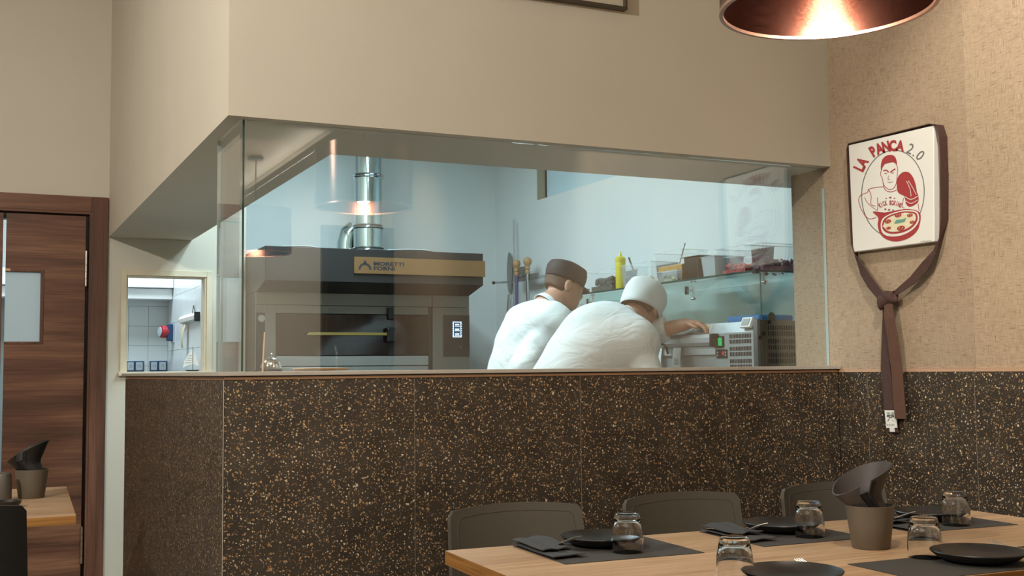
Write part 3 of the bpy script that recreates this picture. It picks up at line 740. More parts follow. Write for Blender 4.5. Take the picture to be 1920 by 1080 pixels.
for cx, cy, rx in ((463, 722, 24), (545, 722, 20), (392, 766, 23), (560, 770, 18), (482, 812, 28), (396, 812, 17)):
    fill([(cx+rx*math.cos(a), cy-rx*.62*math.sin(a)-.15*rx*math.cos(a)) for a in [k*math.pi/5 for k in range(10)]], M['red'], 'tomato_slice', 6, 2)
    for k in range(4):
        a = k*math.pi/2+.6; fill([(cx+rx*.5*math.cos(a)+rx*.14*math.cos(t), cy-rx*.3*math.sin(a)-rx*.10*math.sin(t)) for t in [q*math.pi/3 for q in range(6)]], M['creamprint'], 'seed', 7, 0)
fill([(436, 778), (452, 756), (478, 752), (500, 748), (516, 742), (508, 766), (480, 774), (455, 780)], M['green'], 'basil_leaf', 6)
for cx, cy in ((428, 740), (366, 798), (430, 826), (524, 786), (578, 738), (510, 712)):
    fill([(cx+9*math.cos(t), cy-8*math.sin(t)) for t in [q*math.pi/4 for q in range(8)]], M['canvas'], 'cheese_drop', 6, 2)
def arc_text(txt, size, cpts, mat, name, bold=0, stretch=1.0):
    """letters set one by one on the polyline cpts (sign pixels)"""
    q = smoothpoly(cpts, 8, False); n = len(txt); seg = np.linalg.norm(np.diff(np.array(q), axis=0), axis=1); cum = np.concatenate([[0], np.cumsum(seg)]); m = MB()
    for i, chh in enumerate(txt):
        if chh == ' ': continue
        s_ = cum[-1]*(i+.5)/n; k = min(int(np.searchsorted(cum, s_)), len(q)-1); k = max(k, 1); p = q[k-1]+(q[k]-q[k-1])*((s_-cum[k-1])/max(seg[k-1], 1e-6)); d = (q[k]-q[k-1])/max(seg[k-1], 1e-6); nn = np.array([d[1], -d[0]])
        t = text_mesh(chh, size, lambda X_, Y_: sg(*(p+d*X_*stretch+nn*Y_), 2), bold=bold); m.add(t.v, t.f)
    return m.build(name, mat, e)
arc_text('LA PANCA', 102, [(212, 428), (250, 358), (305, 308), (375, 280), (440, 270), (498, 274)], M['red'], 'lettering', 5, .72)
arc_text('2.0', 108, [(518, 282), (562, 305), (610, 343)], M['grey'], 'lettering', 0, .8)
arc_text('KICK BOXING', 44, [(335, 672), (370, 655), (405, 650), (445, 655), (478, 670)], M['red'], 'lettering', 1.6, .46)
for cx, cy, rr in ((379, 604, 6), (407, 599, 9), (436, 603, 6), (372, 680, 8), (352, 705, 6), (398, 684, 9), (426, 686, 7)):
    fill([(cx+(rr if k % 2 == 0 else rr*.42)*math.sin(k*math.pi/5), cy-(rr if k % 2 == 0 else rr*.42)*math.cos(k*math.pi/5)) for k in range(10)], M['red'], 'star', 2, 0)
strokes([([(612, 900), (620, 905), (635, 898), (650, 902), (668, 896), (688, 899)], 2, None, '', 2)], M['grey'], 'signature')

# ---- brown martial arts belt looped round the board
M['belt'] = plain('brown woven belt', '#4a3027', .8, var=.1, vscale=60, bump=.5, bscale=260)
bt = empty('karate_belt', (2.32, -.30, .95), 'brown cloth martial arts belt knotted below the white sign board', 'belt')
hx = Vector((.0175, 0, 0)); xc = 2.3185
lp = [((xc, -.137, 1.615), Vector((.015, .008, -.004))), ((xc, -.1305, 1.66), hx), ((xc, -.1245, 1.85), hx), ((xc, -.1225, 2.02), hx), ((xc, -.131, 2.0405), hx), ((xc, -.34, 2.0370), hx), ((xc, -.535, 2.0345), hx),
      ((xc, -.566, 2.026), hx), ((xc, -.580, 1.985), hx), ((xc, -.580, 1.85), hx), ((xc, -.572, 1.70), hx), ((xc, -.556, 1.640), Vector((.016, .005, .006)))]
MB().ribbon(lp, .003).build('loop', M['belt'], bt, bevel=.0008)
MB().ribbon([((xc, -.137, 1.615), Vector((.015, .008, -.004))), ((2.316, -.150, 1.590), Vector((.010, .014, -.008))), ((2.314, -.175, 1.553), Vector((.003, .016, -.012))), ((2.311, -.215, 1.505), Vector((.001, .015, -.014))), ((2.308, -.275, 1.448), Vector((.001, .013, -.014)))], .003).build('strand', M['belt'], bt, bevel=.0008)
MB().ribbon([((xc, -.556, 1.640), Vector((.016, .005, .006))), ((2.312, -.530, 1.590), Vector((.010, .015, .008))), ((2.306, -.49, 1.545), Vector((.002, .016, .014))), ((2.304, -.43, 1.500), Vector((.002, .011, .013))), ((2.306, -.335, 1.455), Vector((.002, .005, .009)))], .003).build('strand', M['belt'], bt, bevel=.0008)
MB().grid(lambda u, v: (2.306+.013*math.cos(2*math.pi*u), -.264-.080*(v-.0)+.004*math.sin(2*math.pi*u), 1.428+.026*v+(.026-.010*v)*math.sin(2*math.pi*u)), 24, 8).build('knot', M['belt'], bt, smooth='all')
MB().ell((2.305, -.318, 1.446), (.015, .040, .022), 18, 12, Matrix.Rotation(.40, 3, 'X')).build('knot', M['belt'], bt, smooth=True)
MB().ribbon([((2.308, -.292, 1.425), Vector((0, .018, .002))), ((2.311, -.292, 1.39), Vector((.004, .023, 0))), ((2.315, -.284, 1.32), Vector((.003, .026, 0))), ((2.319, -.270, 1.19), Vector((.002, .0265, 0))), ((2.319, -.284, 1.04), Vector((.0, .027, .0))), ((2.3195, -.2935, .962), Vector((0, .0275, 0)))], .0035).build('hanging_end', M['belt'], bt, bevel=.0008)
M['belt2'] = plain('lighter brown woven belt', '#5d3d2c', .8, var=.1, vscale=60, bump=.5, bscale=260)
MB().ribbon([((2.301, -.312, 1.425), Vector((0, .020, -.002))), ((2.297, -.320, 1.37), Vector((.0, .024, 0))), ((2.301, -.328, 1.30), Vector((0, .0255, 0))), ((2.307, -.337, 1.19), Vector((0, .0265, 0))), ((2.309, -.345, 1.012), Vector((0, .0275, 0)))], .0035).build('hanging_end', M['belt2'], bt, bevel=.0008)
lb = MB().prism([(2.3140, -.262, 1.040), (2.3140, -.316, 1.041), (2.3140, -.320, .980), (2.3140, -.267, .977)], (.003, 0, 0)).build('label', M['canvas'], bt)
B(2.3138, 2.3170, -.307, -.284, .964, .979).build('size_tab', M['white'], bt)
def lbf(cx, cz): return lambda X_, Y_: (2.3137, cx-X_, cz+Y_)
t = text_mesh('武道', .020, lbf(-.2905, 1.018)); t.build('lettering', M['ink'], lb)
m = MB()
for k, (h, sl) in enumerate(((.007, .0), (.006, .001), (.007, -.0012), (.0065, .001), (.007, 0), (.006, -.001), (.007, .0012), (.0065, 0))):     # worn, unreadable last line
    m.ribbon([((2.3137, -.272-.0052*k, .985), Vector((0, .0007, 0))), ((2.3137, -.272-.0052*k+sl, .985+h), Vector((0, .0007, 0)))], .0004)
for pts in ([(-.012, 1.020), (0, 1.024), (.012, 1.020)], [(-.011, 1.019), (0, 1.015), (.011, 1.019)], [(-.003, 1.014), (-.006, 1.007), (-.010, 1.002)], [(.003, 1.014), (.006, 1.007), (.010, 1.002)]):
    m.ribbon([((2.3137, -.2905-a*1.45, b), Vector((0, .0006, .0014))) for a, b in pts], .0004)
m.build('emblem', M['ink'], lb)

# ================================================================== KITCHEN THINGS
# ---- deck oven with hood
M['ovendark'] = plain('dark oven enamel', '#33312f', .42, .3)
M['ovenblack'] = plain('black oven side', '#0f1010', .4)
M['ovengrey'] = plain('grey oven steel', '#77736b', .38, .55)
M['ovenlight'] = plain('light oven steel', '#9c9d98', .35, .6)
M['bronze'] = plain('bronze name plate', '#8d6a45', .4, .35)
M['ovenglass'] = plain('dark oven door glass', '#1d1512', .08)
ov = empty('pizza_oven', (1.457, 3.6, 0), 'large dark deck pizza oven with hood and bronze name plate', 'oven')
x0, x1 = .7925, 2.1255
B(x0+.003, x1-.003, 3.135, 4.15, .12, 1.665).build('body', M['ovenblack'], ov, bevel=.003)
for fx in (x0+.1, x1-.1):
    for fy in (3.25, 4.05): MB().lathe([(.025, 0), (.03, .12)], (fx, fy, 0), 14).build('foot', M['black'], ov)
hd = MB().prism([(x0, 2.89, 1.717), (x0, 2.89, 1.911), (x0, 4.15, 1.911), (x0, 4.15, 1.666), (x0, 3.11, 1.666)], (x1-x0, 0, 0)).build('hood', M['ovendark'], ov, bevel=.002)
pl = B(1.306, 2.134, 2.876, 2.8895, 1.768, 1.864).build('name_plate', M['bronze'], ov, bevel=.0015)
def ovt(cx, cz, Yp): return lambda X_, Y_: (cx+X_, Yp, cz+Y_)
t = text_mesh('MORETTI', .0300, ovt(1.421, 1.8175, 2.8752), bold=.0012, align='LEFT'); k = .188/max(.01, max(v[0] for v in t.v)-min(v[0] for v in t.v)); t.v = [(1.421+(x-1.421)*k, y, z) for x, y, z in t.v]; t.build('lettering', M['ink'], pl)
t = text_mesh('FORNI', .0300, ovt(1.421, 1.7900, 2.8752), bold=.0012, align='LEFT'); k = .130/max(.01, max(v[0] for v in t.v)-min(v[0] for v in t.v)); t.v = [(1.421+(x-1.421)*k, y, z) for x, y, z in t.v]; t.build('lettering', M['ink'], pl)
ic = MB(); n = 20
vs = []; 
for i in range(n+1):
    a = math.pi*i/n
    for r in (.0265, .0395): vs.append((1.370+r*math.cos(a), 2.8752, 1.7905+r*1.0*math.sin(a)))
ic.add(vs, [(2*i, 2*i+1, 2*i+3, 2*i+2) for i in range(n)]); ic.add([(1.3625, 2.8752, 1.826), (1.3775, 2.8752, 1.826), (1.3775, 2.8752, 1.843), (1.3625, 2.8752, 1.843)], [(0, 1, 2, 3)])
ic.build('emblem', M['ink'], pl)
B(x0, 1.876, 3.112, 3.1349, 1.594, 1.6655).build('upper_fascia', M['ovengrey'], ov, bevel=.0015)
B(1.880, x1, 3.110, 3.1349, 1.594, 1.6655).build('upper_fascia', M['ovengrey'], ov, bevel=.0015)
B(x0+.05, .908, 3.112, 3.1349, 1.215, 1.592).build('side_column', M['ovengrey'], ov, bevel=.0015)
lc = B(x0, x0+.0495, 3.112, 3.1349, 1.215, 1.592).build('side_column', M['ovengrey'], ov)
lp_ = B(x0+.001, .844, 3.108, 3.1118, 1.20, 1.546).build('lamp_panel', M['black'], lc)
MB().lathe([(.0, 0), (.022, 0), (.0225, .004), (.02, .01), (0, .0105)], (.822, 3.108, 1.512), 28, (0, -1, 0)).build('lamp_lens', M['ovenlight'], lc, smooth=True)
B(.908, 1.851, 3.112, 3.1349, 1.545, 1.592).build('door_head', M['ovengrey'], ov, bevel=.0015)
dr = B(.910, 1.849, 3.106, 3.1349, 1.297, 1.543).build('oven_door', M['ovenglass'], ov, bevel=.003)
B(.908, 1.851, 3.108, 3.1349, 1.236, 1.294).build('door_sill', M['ovenlight'], ov, bevel=.002)
B(.908, 1.851, 3.112, 3.1349, 1.12, 1.232).build('lower_fascia', M['ovenlight'], ov, bevel=.002)
B(1.853, 1.878, 3.118, 3.1349, 1.12, 1.592).build('side_column', M['ovendark'], ov)
B(1.880, x1, 3.110, 3.1349, 1.12, 1.592).build('control_column', M['ovengrey'], ov, bevel=.0015)
cp = B(1.950, x1-.001, 3.1055, 3.1098, 1.290, 1.545).build('control_panel', M['ovendark'], ov)
M['screen'] = plain('lit control screen', '#16304a', .2, emis='#27557a', estr=.5)
M['screenwhite'] = plain('lit screen digits', '#dff2ff', .3, emis='#d6ecff', estr=1.5)
B(2.009, 2.072, 3.1035, 3.1054, 1.408, 1.506).build('screen', M['screen'], cp)
sc = MB()
for z in (1.500, 1.408): sc.box(2.010, 2.071, 3.1028, 3.1034, z, z+.004)
for xx in (2.014, 2.063):
    sc.box(xx, xx+.003, 3.1028, 3.1034, 1.412, 1.500)
for k in range(6): sc.box(2.009, 2.014, 3.1028, 3.1034, 1.418+.014*k, 1.423+.014*k).box(2.067, 2.072, 3.1028, 3.1034, 1.418+.014*k, 1.423+.014*k)
for k in range(3):
    z = 1.482-.029*k; sc.box(2.026, 2.054, 3.1028, 3.1034, z, z+.008).box(2.023, 2.057, 3.1028, 3.1034, z-.007, z-.004)
sc.build('readout', M['screenwhite'], cp)
B(2.060, 2.068, 3.1045, 3.1054, 1.340, 1.352).build('button', M['ovengrey'], cp)
M['brass'] = plain('olive yellow bar', '#9c8a4c', .4, .5)
MB().prism([(1.080, 3.070, 1.416), (1.626, 3.070, 1.416), (1.606, 3.070, 1.433), (1.096, 3.070, 1.433)], (0, .02, 0)).build('yellow_bar', M['brass'], dr, bevel=.002)  # solid yellow bar set in front of the door glass
for hx_ in (1.14, 1.54): B(hx_, hx_+.02, 3.09, 3.106, 1.417, 1.431).build('bar_post', M['black'], dr)
B(1.585, 1.622, 3.085, 3.106, 1.512, 1.586).build('black_block', M['black'], dr, bevel=.006)  # two black blocks on the oven door
B(1.570, 1.622, 3.062, 3.106, 1.375, 1.463).build('black_block', M['black'], dr, bevel=.008)

# ---- round trays lying on the hood
M['tray'] = plain('white metal tray', '#d7e2e4', .25, .2)
for cx, cy, r, lab in ((1.02, 3.06, .105, 'small round tray lying on the oven hood, left of the flue'), (1.70, 3.08, .155, 'large round tray lying on the oven hood, right of the flue')):
    tag(MB().lathe([(0, 0), (r*.9, 0), (r, .012), (r+.004, .013), (r-.002, .016), (r*.9, .004), (0, .004)], (cx, cy, 1.9112), 40).build('round_tray', M['tray'], smooth=True, origin=(cx, cy, 1.9112)), lab, 'tray', 'round trays on the oven hood')

# ---- flue pipe
fl = empty('flue_pipe', (1.572, 3.46, 1.9112), 'shiny steel flue pipe rising from the oven hood', 'flue')
fx, fy, R = 1.580, 3.46, .088
for a, b, r in ((1.9115, 1.972, R*1.08), (1.974, 2.118, R*1.04), (2.12, 2.44, R), (2.442, 2.879, R*.97)):
    MB().lathe([(r, a), (r, b)], (fx, fy, 0), 40).build('pipe_section', M['flue'], fl, smooth=True)
for z in (1.972, 2.116, 2.44):
    cl = MB().lathe([(R*1.10, z-.014), (R*1.16, z-.008), (R*1.10, z), (R*1.16, z+.008), (R*1.10, z+.014)], (fx, fy, 0), 40); cl.build('clamp', M['chrome'], fl, smooth=True)
MB().tube([(fx-.05, fy+.12, 2.13), (fx-.085, fy+.13, 2.09), (fx-.10, fy+.135, 2.03), (fx-.105, fy+.135, 1.912)], [.05, .06, .062, .062], 24).build('elbow', M['flue'], fl, smooth=True)

# ---- things on the worktop behind the glass
bl = empty('service_bell', (.205, .27, 1.2034), 'chrome counter bell on the worktop behind the glass', 'bell')
MB().lathe([(.036, .0), (.038, .003), (.036, .008), (.0, .009)], (.205, .27, 1.2034), 32).build('base', M['black'], bl, smooth=True)
MB().lathe([(.0, .045), (.008, .045), (.019, .0415), (.027, .034), (.032, .022), (.0335, .012), (.032, .012), (.025, .032), (.0, .043)], (.205, .27, 1.2034), 36).build('dome', M['chrome'], bl, smooth=True)
MB().lathe([(.002, .043), (.002, .053), (.005, .054), (.005, .058), (0, .060)], (.205, .27, 1.2034), 16).build('button', M['chrome'], bl, smooth=True)
tg = empty('ticket_spike', (.165, .245, 1.203), 'pale wooden stick standing on a black base beside the bell', 'stick')
B(.095, .235, .20, .30, 1.203, 1.2032).build('base', M['black'], tg)
M['palewood'] = plain('pale wood', '#d9b495', .6)
MB().tube([(.172, .245, 1.2034), (.178, .245, 1.331)], [.0034, .0026], 10).build('stick', M['palewood'], tg, smooth=True)
M['brush'] = plain('varnished wood', '#b98d5e', .4)
for i, (a, b, lab) in enumerate((((.27, .22, 1.2095), (.47, .28, 1.2095), 'wooden stick lying flat on the worktop right of the bell'), ((.30, .262, 1.2085), (.42, .200, 1.2085), 'shorter wooden stick crossing the other on the worktop'))):
    if i: a, b = (.285, .30, 1.2085), (.455, .315, 1.2085)
    m = MB().tube([a, tuple(a[j]*.7+b[j]*.3 for j in range(3)), tuple(a[j]*.3+b[j]*.7 for j in range(3)), b], [.003, .0052, .0052, .003], 10).build('wooden_stick', M['brush'], smooth=True); tag(m, lab if not i else 'shorter wooden stick lying behind the other on the worktop', 'stick')
sb = empty('sail_ornament', (.47, 3.40, 1.2135), 'small white sailboat ornament on the sill of the pass window', 'ornament')
sbx, sby = .489, 3.40
MB().prism([(sbx-.055, sby, 1.2140+.022), (sbx-.048, sby, 1.2140+.058), (sbx-.026, sby, 1.2140+.10), (sbx-.002, sby, 1.2140+.125), (sbx-.002, sby, 1.2140+.04), (sbx-.025, sby, 1.2140+.036)], (0, .003, 0)).build('mainsail', M['paper'], sb)
MB().prism([(sbx+.002, sby, 1.2140+.115), (sbx+.022, sby, 1.2140+.085), (sbx+.035, sby, 1.2140+.03), (sbx+.002, sby, 1.2140+.04)], (0, .003, 0)).build('jib', M['paper'], sb)
m = MB()
for k in range(4): m.box(sbx-.045+.006*k, sbx-.006, sby-.0006, sby-.0001, 1.2140+.048+.014*k, 1.2140+.0495+.014*k)
m.build('sail_lines', M['ink'], sb)
MB().tube([(sbx, sby+.0015, 1.2137), (sbx, sby+.0015, 1.2140+.14)], .0018, 8).build('mast', M['legmetal'], sb)
MB().prism([(sbx-.045, sby-.01, 1.2225), (sbx+.04, sby-.01, 1.2225), (sbx+.028, sby-.01, 1.2136), (sbx-.032, sby-.01, 1.2136)], (0, .022, 0)).build('hull', M['black'], sb, bevel=.002)

# ---- back room fittings
M['bluebox'] = plain('blue socket box', '#27406b', .4); M['palegrey'] = plain('pale grey plastic', '#aebcc4', .4); M['redp'] = plain('red plastic', '#b0303a', .35)
for i, (cx, lab) in enumerate(((.390, 'left blue and grey socket box low on the tiled wall seen through the pass window'), (.553, 'right blue and grey socket box low on the tiled wall seen through the pass window'))):
    s_ = empty('socket_box', (cx, 5.23, 1.21), lab, 'socket', 'socket boxes on the back room wall')
    B(cx-.067, cx+.067, 5.222, 5.2379, 1.212, 1.302).build('back_plate', M['palegrey'], s_, bevel=.008)
    B(cx-.060, cx+.060, 5.214, 5.2219, 1.219, 1.295).build('housing', M['bluebox'], s_, bevel=.006)
    for dx, w in ((-.030, .024), (.030, .026)):
        q = B(cx+dx-w, cx+dx+w-.004, 5.206, 5.2139, 1.227, 1.287).build('cover', M['palegrey'], s_, bevel=.006)
        m = MB()
        for a in (-.008, .004): 
            for b in (1.25, 1.262): m.box(cx+dx+a, cx+dx+a+.004, 5.2052, 5.2059, b, b+.004)
        m.build('socket_hole', M['ink'], q)
ps = empty('wall_socket', (.60, 4.98, 1.44), 'red and blue industrial plug socket on the side wall behind the pass window', 'socket')
B(.612, .6199, 4.92, 5.045, 1.42, 1.575).build('plate', M['palegrey'], ps, bevel=.003)
B(.575, .6119, 4.94, 5.02, 1.435, 1.555).build('housing', M['bluebox'], ps, bevel=.006)
MB().lathe([(0, 0), (.042, 0), (.044, .02), (.042, .045), (.0, .05)], (.575, 4.98, 1.50), 28, (-1, -.25, 0)).build('cap', M['redp'], ps, smooth=True)
MB().lathe([(0, .0505), (.034, .0505), (.033, .056), (0, .058)], (.575, 4.98, 1.50), 28, (-1, -.25, 0)).build('cap_face', M['palegrey'], ps, smooth=True)
tr_ = empty('ticket_rail', (.60, 4.25, 1.54), 'white order ticket rail hung on the side wall behind the pass window', 'ticket rail')
MB().prism([(.6199, 3.94, 1.585), (.600, 3.94, 1.588), (.586, 3.94, 1.568), (.590, 3.94, 1.545), (.6199, 3.94, 1.535)], (0, .62, 0)).build('rail', M['white'], tr_)
B(.585, .6199, 3.925, 3.939, 1.53, 1.59).build('end_cap', M['black'], tr_)
MB().tube([(.612, 4.16, 1.585), (.610, 4.10, 1.640), (.612, 4.04, 1.585)], .0025, 6).build('hook', M['black'], tr_, smooth=True)
M['yellowslip'] = plain('yellowed slip', '#c9c49a', .7)
MB().grid(lambda u, v: (.602-.03*math.sin(v*2.4)*.7, 4.32+.075*u+.03*v, 1.54-.17*v), 3, 10, .0008).build('order_slip', M['yellowslip'], tr_)

# ---- peel rack on the far right wall
M['turned'] = plain('turned beech', '#b98f63', .45); M['purple'] = plain('purple plastic', '#5f5488', .45); M['alu'] = plain('perforated aluminium', '#8f938f', .4, .7)
M['darksteel'] = plain('dull rack steel', '#7d7a75', .4, .5)
rk = empty('peel_rack', (2.76, 3.47, 1.82), 'steel wall rack for pizza peels in the kitchen corner', 'rack')
B(2.70, 2.715, 3.31, 3.66, 1.805, 1.845).build('bar', M['darksteel'], rk, bevel=.002)
for y in (3.34, 3.62): B(2.7151, 2.7999, y, y+.02, 1.815, 1.835).build('arm', M['steel_y'], rk)
for y in (3.50, 3.60): B(2.680, 2.699, y-.03, y+.03, 1.846, 1.90).build('hook_plate', M['darksteel'], rk)
MB().tube([(2.70, 3.655, 1.81), (2.55, 3.66, 1.80)], .006, 8).build('stop_rod', M['steel'], rk); MB().ell((2.545, 3.66, 1.80), (.012, .012, .012), 12, 8).build('stop_knob', M['black'], rk, smooth=True)
def peel(x, y, ztop, zbot, mat, knob, lab, r=.011):
    e = empty('pizza_peel', (x, y, zbot), lab, 'peel', 'pizza peels on the rack')
    MB().tube([(x, y, zbot), (x, y, ztop)], r, 12).build('handle', mat, e, smooth=True)
    if knob:
        MB().lathe([(0, .0), (.014, .0), (.018, .012), (.014, .024), (.019, .034), (.014, .044), (.014, .05), (.026, .066), (.029, .082), (.024, .100), (.010, .110), (0, .112)], (x, y, ztop-.002), 24).build('grip', M['turned'], e, smooth=True)
    B(x-.005, x-.001+.004, y-.12, y+.12, zbot-.28, zbot+.01).build('blade', M['alu'], e, bevel=.002)
peel(2.690, 3.425, 1.850, .80, M['steel'], True, 'steel peel with round wooden grip, nearest the dark-capped cook')
peel(2.672, 3.56, 1.846, .80, M['purple'], True, 'purple-handled peel with worn wooden grip at the middle of the rack')
e = empty('turning_peel', (2.772, 3.90, 1.30), 'narrow oval-bladed peel standing upright in the kitchen corner', 'peel')
MB().ell((2.779, 3.900, 1.895), (.004, .045, .150), 28, 20).build('blade', M['alu'], e, smooth=True)
MB().tube([(2.772, 3.900, 1.74), (2.755, 3.93, 1.4), (2.745, 3.94, .02)], .008, 10).build('handle', M['steel'], e, smooth=True)
e = empty('long_rod', (2.73, 3.65, .0), 'thin steel rod leaning up the corner wall above the peel rack', 'rod')
MB().tube([(2.66, 3.60, .02), (2.76, 3.78, 2.26)], .006, 8).build('rod', M['steel'], e, smooth=True)

# ---- refrigerated topping unit along the right wall
wt = empty('prep_counter', (2.45, 2.2, 0), 'steel preparation counter under the topping unit, mostly hidden behind the cooks', 'counter')
B(2.10, 2.795, .62, 2.85, .10, .91).build('cabinet', M['steel_y'], wt, bevel=.004); B(2.06, 2.798, .60, 2.87, .91, .95).build('top', M['steel_y'], wt, bevel=.004)
for y in (.75, 2.75):
    for x in (2.18, 2.72): MB().lathe([(.02, 0), (.025, .1)], (x, y, 0), 12).build('foot', M['black'], wt)
un = empty('topping_unit', (2.6, 1.7, .95), 'stainless refrigerated topping unit with vent grilles and glass guard', 'topping unit')
UX, UY0, UY1 = 2.42, .605, 2.75
M['unitsteel'] = plain('satin unit steel', '#aeb3b2', .38, .3, var=.04, vscale=40)
M['railalu'] = plain('satin aluminium rail', '#c9cfcf', .35, .3)
bd = MB().prism([(UX, UY0, .9505), (2.795, UY0, .9505), (2.795, UY0, 1.405), (UX+.028, UY0, 1.407), (UX, UY0, 1.358)], (0, UY1-UY0, 0)).build('body', M['unitsteel'], un, bevel=.002)
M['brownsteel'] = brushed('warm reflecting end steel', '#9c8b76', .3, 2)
ep = MB().prism([(UX+.012, UY0-.003, 1.0), (2.79, UY0-.003, 1.0), (2.79, UY0-.003, 1.403), (UX+.10, UY0-.003, 1.408), (UX+.012, UY0-.003, 1.408)], (0, .0028, 0)).build('end_panel', M['brownsteel'], un)
MB().prism([(UX-.002, UY0-.004, .96), (UX+.012, UY0-.004, .96), (UX+.012, UY0-.004, 1.410), (UX-.002, UY0-.004, 1.410)], (0, .03, 0)).build('corner_post', M['steel'], un)
m = MB()
for r in range(3):
    for q in range(2):
        z1 = 1.350-.056*r-.024*q
        for k in range(14):
            y = .806-.0115*k; m.box(UX-.0016, UX-.0002, y-.006, y, z1-.018, z1)
m.build('vent_slots', M['darkvoid'], bd)
m = MB()
for r in range(4):
    for q in range(2):
        z1 = 1.384-.060*r-.026*q
        if z1 < 1.15: continue
        for k in range(14):
            x = 2.476+.0125*k; m.box(x, x+.0055, UY0-.0042, UY0-.0031, z1-.02, z1)
m.build('vent_slots', M['darkvoid'], ep)
for x, z in ((2.483, 1.398), (2.452, 1.347), (2.432, 1.330)): MB().lathe([(0, 0), (.009, 0), (.009, .003), (0, .0035)], (x, UY0-.003, z), 16, (0, -1, 0)).build('screw_hole', M['darkvoid'], ep)
MB().prism([(2.497+.021*math.cos(a), UY0-.0045, 1.418+.024*math.sin(a)) for a in [math.radians(k) for k in range(0, 181, 15)]]+[(2.476, UY0-.0045, 1.395), (2.518, UY0-.0045, 1.395)], (0, .0015, 0)).build('lug', M['brownsteel'], ep)
M['greenlit'] = plain('lit green rocker switch', '#1f9a57', .3, emis='#1fb765', estr=.6)
sw = B(UX-.006, UX-.0003, .848, .892, 1.293, 1.345).build('switch_frame', M['black'], un, bevel=.002)
B(UX-.011, UX-.0062, .857, .884, 1.300, 1.338).build('rocker', M['greenlit'], sw, bevel=.002)
th = B(UX-.005, UX-.0003, .825, .905, 1.244, 1.284).build('thermostat', M['ovendark'], un, bevel=.003)
M['redled'] = plain('red digits', '#a0303c', .4, emis='#c03040', estr=.5)
t = MB().box(UX-.0058, UX-.0052, .845, .860, 1.258, 1.274); t.build('digits', M['redled'], th)
t = MB()
for y in (.832, .890):
    for z in (1.254, 1.267): t.box(UX-.0058, UX-.0052, y, y+.007, z, z+.007)
t.build('buttons', M['palegrey'], th)
# label plate on the sloping top edge
nr = Vector((-.049, 0, .028)).normalized()
def slope(y, s): return Vector((UX+.028*s, y, 1.358+.049*s))+nr*.0008
M['labelgrey'] = plain('grey rating label', '#a9b3b4', .4); M['yel'] = plain('yellow sticker', '#cdbd52', .5)
lp2 = MB().prism([slope(.96, .1), slope(1.07, .1), slope(1.07, .9), slope(.96, .9)], nr*.0008).build('rating_label', M['labelgrey'], un)
MB().prism([slope(.985, .55)+nr*.001, slope(1.045, .55)+nr*.001, slope(1.045, .85)+nr*.001, slope(.985, .85)+nr*.001], nr*.0006).build('sticker', M['yel'], lp2)
# glass guard
M['guard'] = pane_glass('guard glass', .8, (.88, .95, .93, 1))
g1 = B(UX+.030, UX+.036, UY0+.004, 2.70, 1.409, 1.617).build('front_glass', M['guard'], un)
g2 = B(UX+.037, 2.79, UY0+.004, UY0+.010, 1.409, 1.617).build('end_glass', M['guard'], un)
B(UX+.029, UX+.0298, UY0+.0035, UY0+.0105, 1.410, 1.617).build('glass_edge', M['glassedge'], g2)
sh = B(UX-.002, 2.79, UY0-.004, 2.74, 1.6185, 1.6275).build('glass_shelf', M['shelfglass'], un)
B(UX-.0045, UX-.0022, UY0-.004, 2.74, 1.6185, 1.6275).build('shelf_edge', M['glassedge'], sh); B(UX-.0045, 2.79, UY0-.0066, UY0-.0042, 1.6185, 1.6275).build('shelf_edge', M['glassedge'], sh)
B(UX-.008, UX+.012, UY0-.010, UY0+.015, 1.612, 1.632).build('shelf_clip', M['black'], sh)
for y in (1.12, 2.10):
    b = MB().tube([(UX+.024, y, 1.617), (UX+.024, y, 1.535)], .004, 8).tube([(UX+.024, y-.02, 1.614), (UX+.024, y+.02, 1.614)], .003, 8)
    b.tube([(UX+.024, y, 1.575), (UX+.024, y+.045, 1.575)], .003, 8).box(UX+.018, UX+.028, y+.045, y+.065, 1.555, 1.595)
    b.build('glass_bracket', M['chrome'], un, smooth=True); MB().ell((UX+.022, y, 1.532), (.012, .016, .008), 14, 8).build('bracket_knob', M['chrome'], un, smooth=True)
MB().tube([(2.462, UY0-.002, 1.617), (2.462, UY0-.002, 1.580)], .0045, 8).build('hook', M['steel'], un); MB().ell((2.462, UY0-.006, 1.574), (.016, .012, .011), 14, 10).build('hook_knob', M['chrome'], un, smooth=True)
MB().tube([(UX+.029, UY0+.02, 1.568), (UX+.029, 2.68, 1.568)], .0012, 6).build('stay_wire', M['steel'], un)
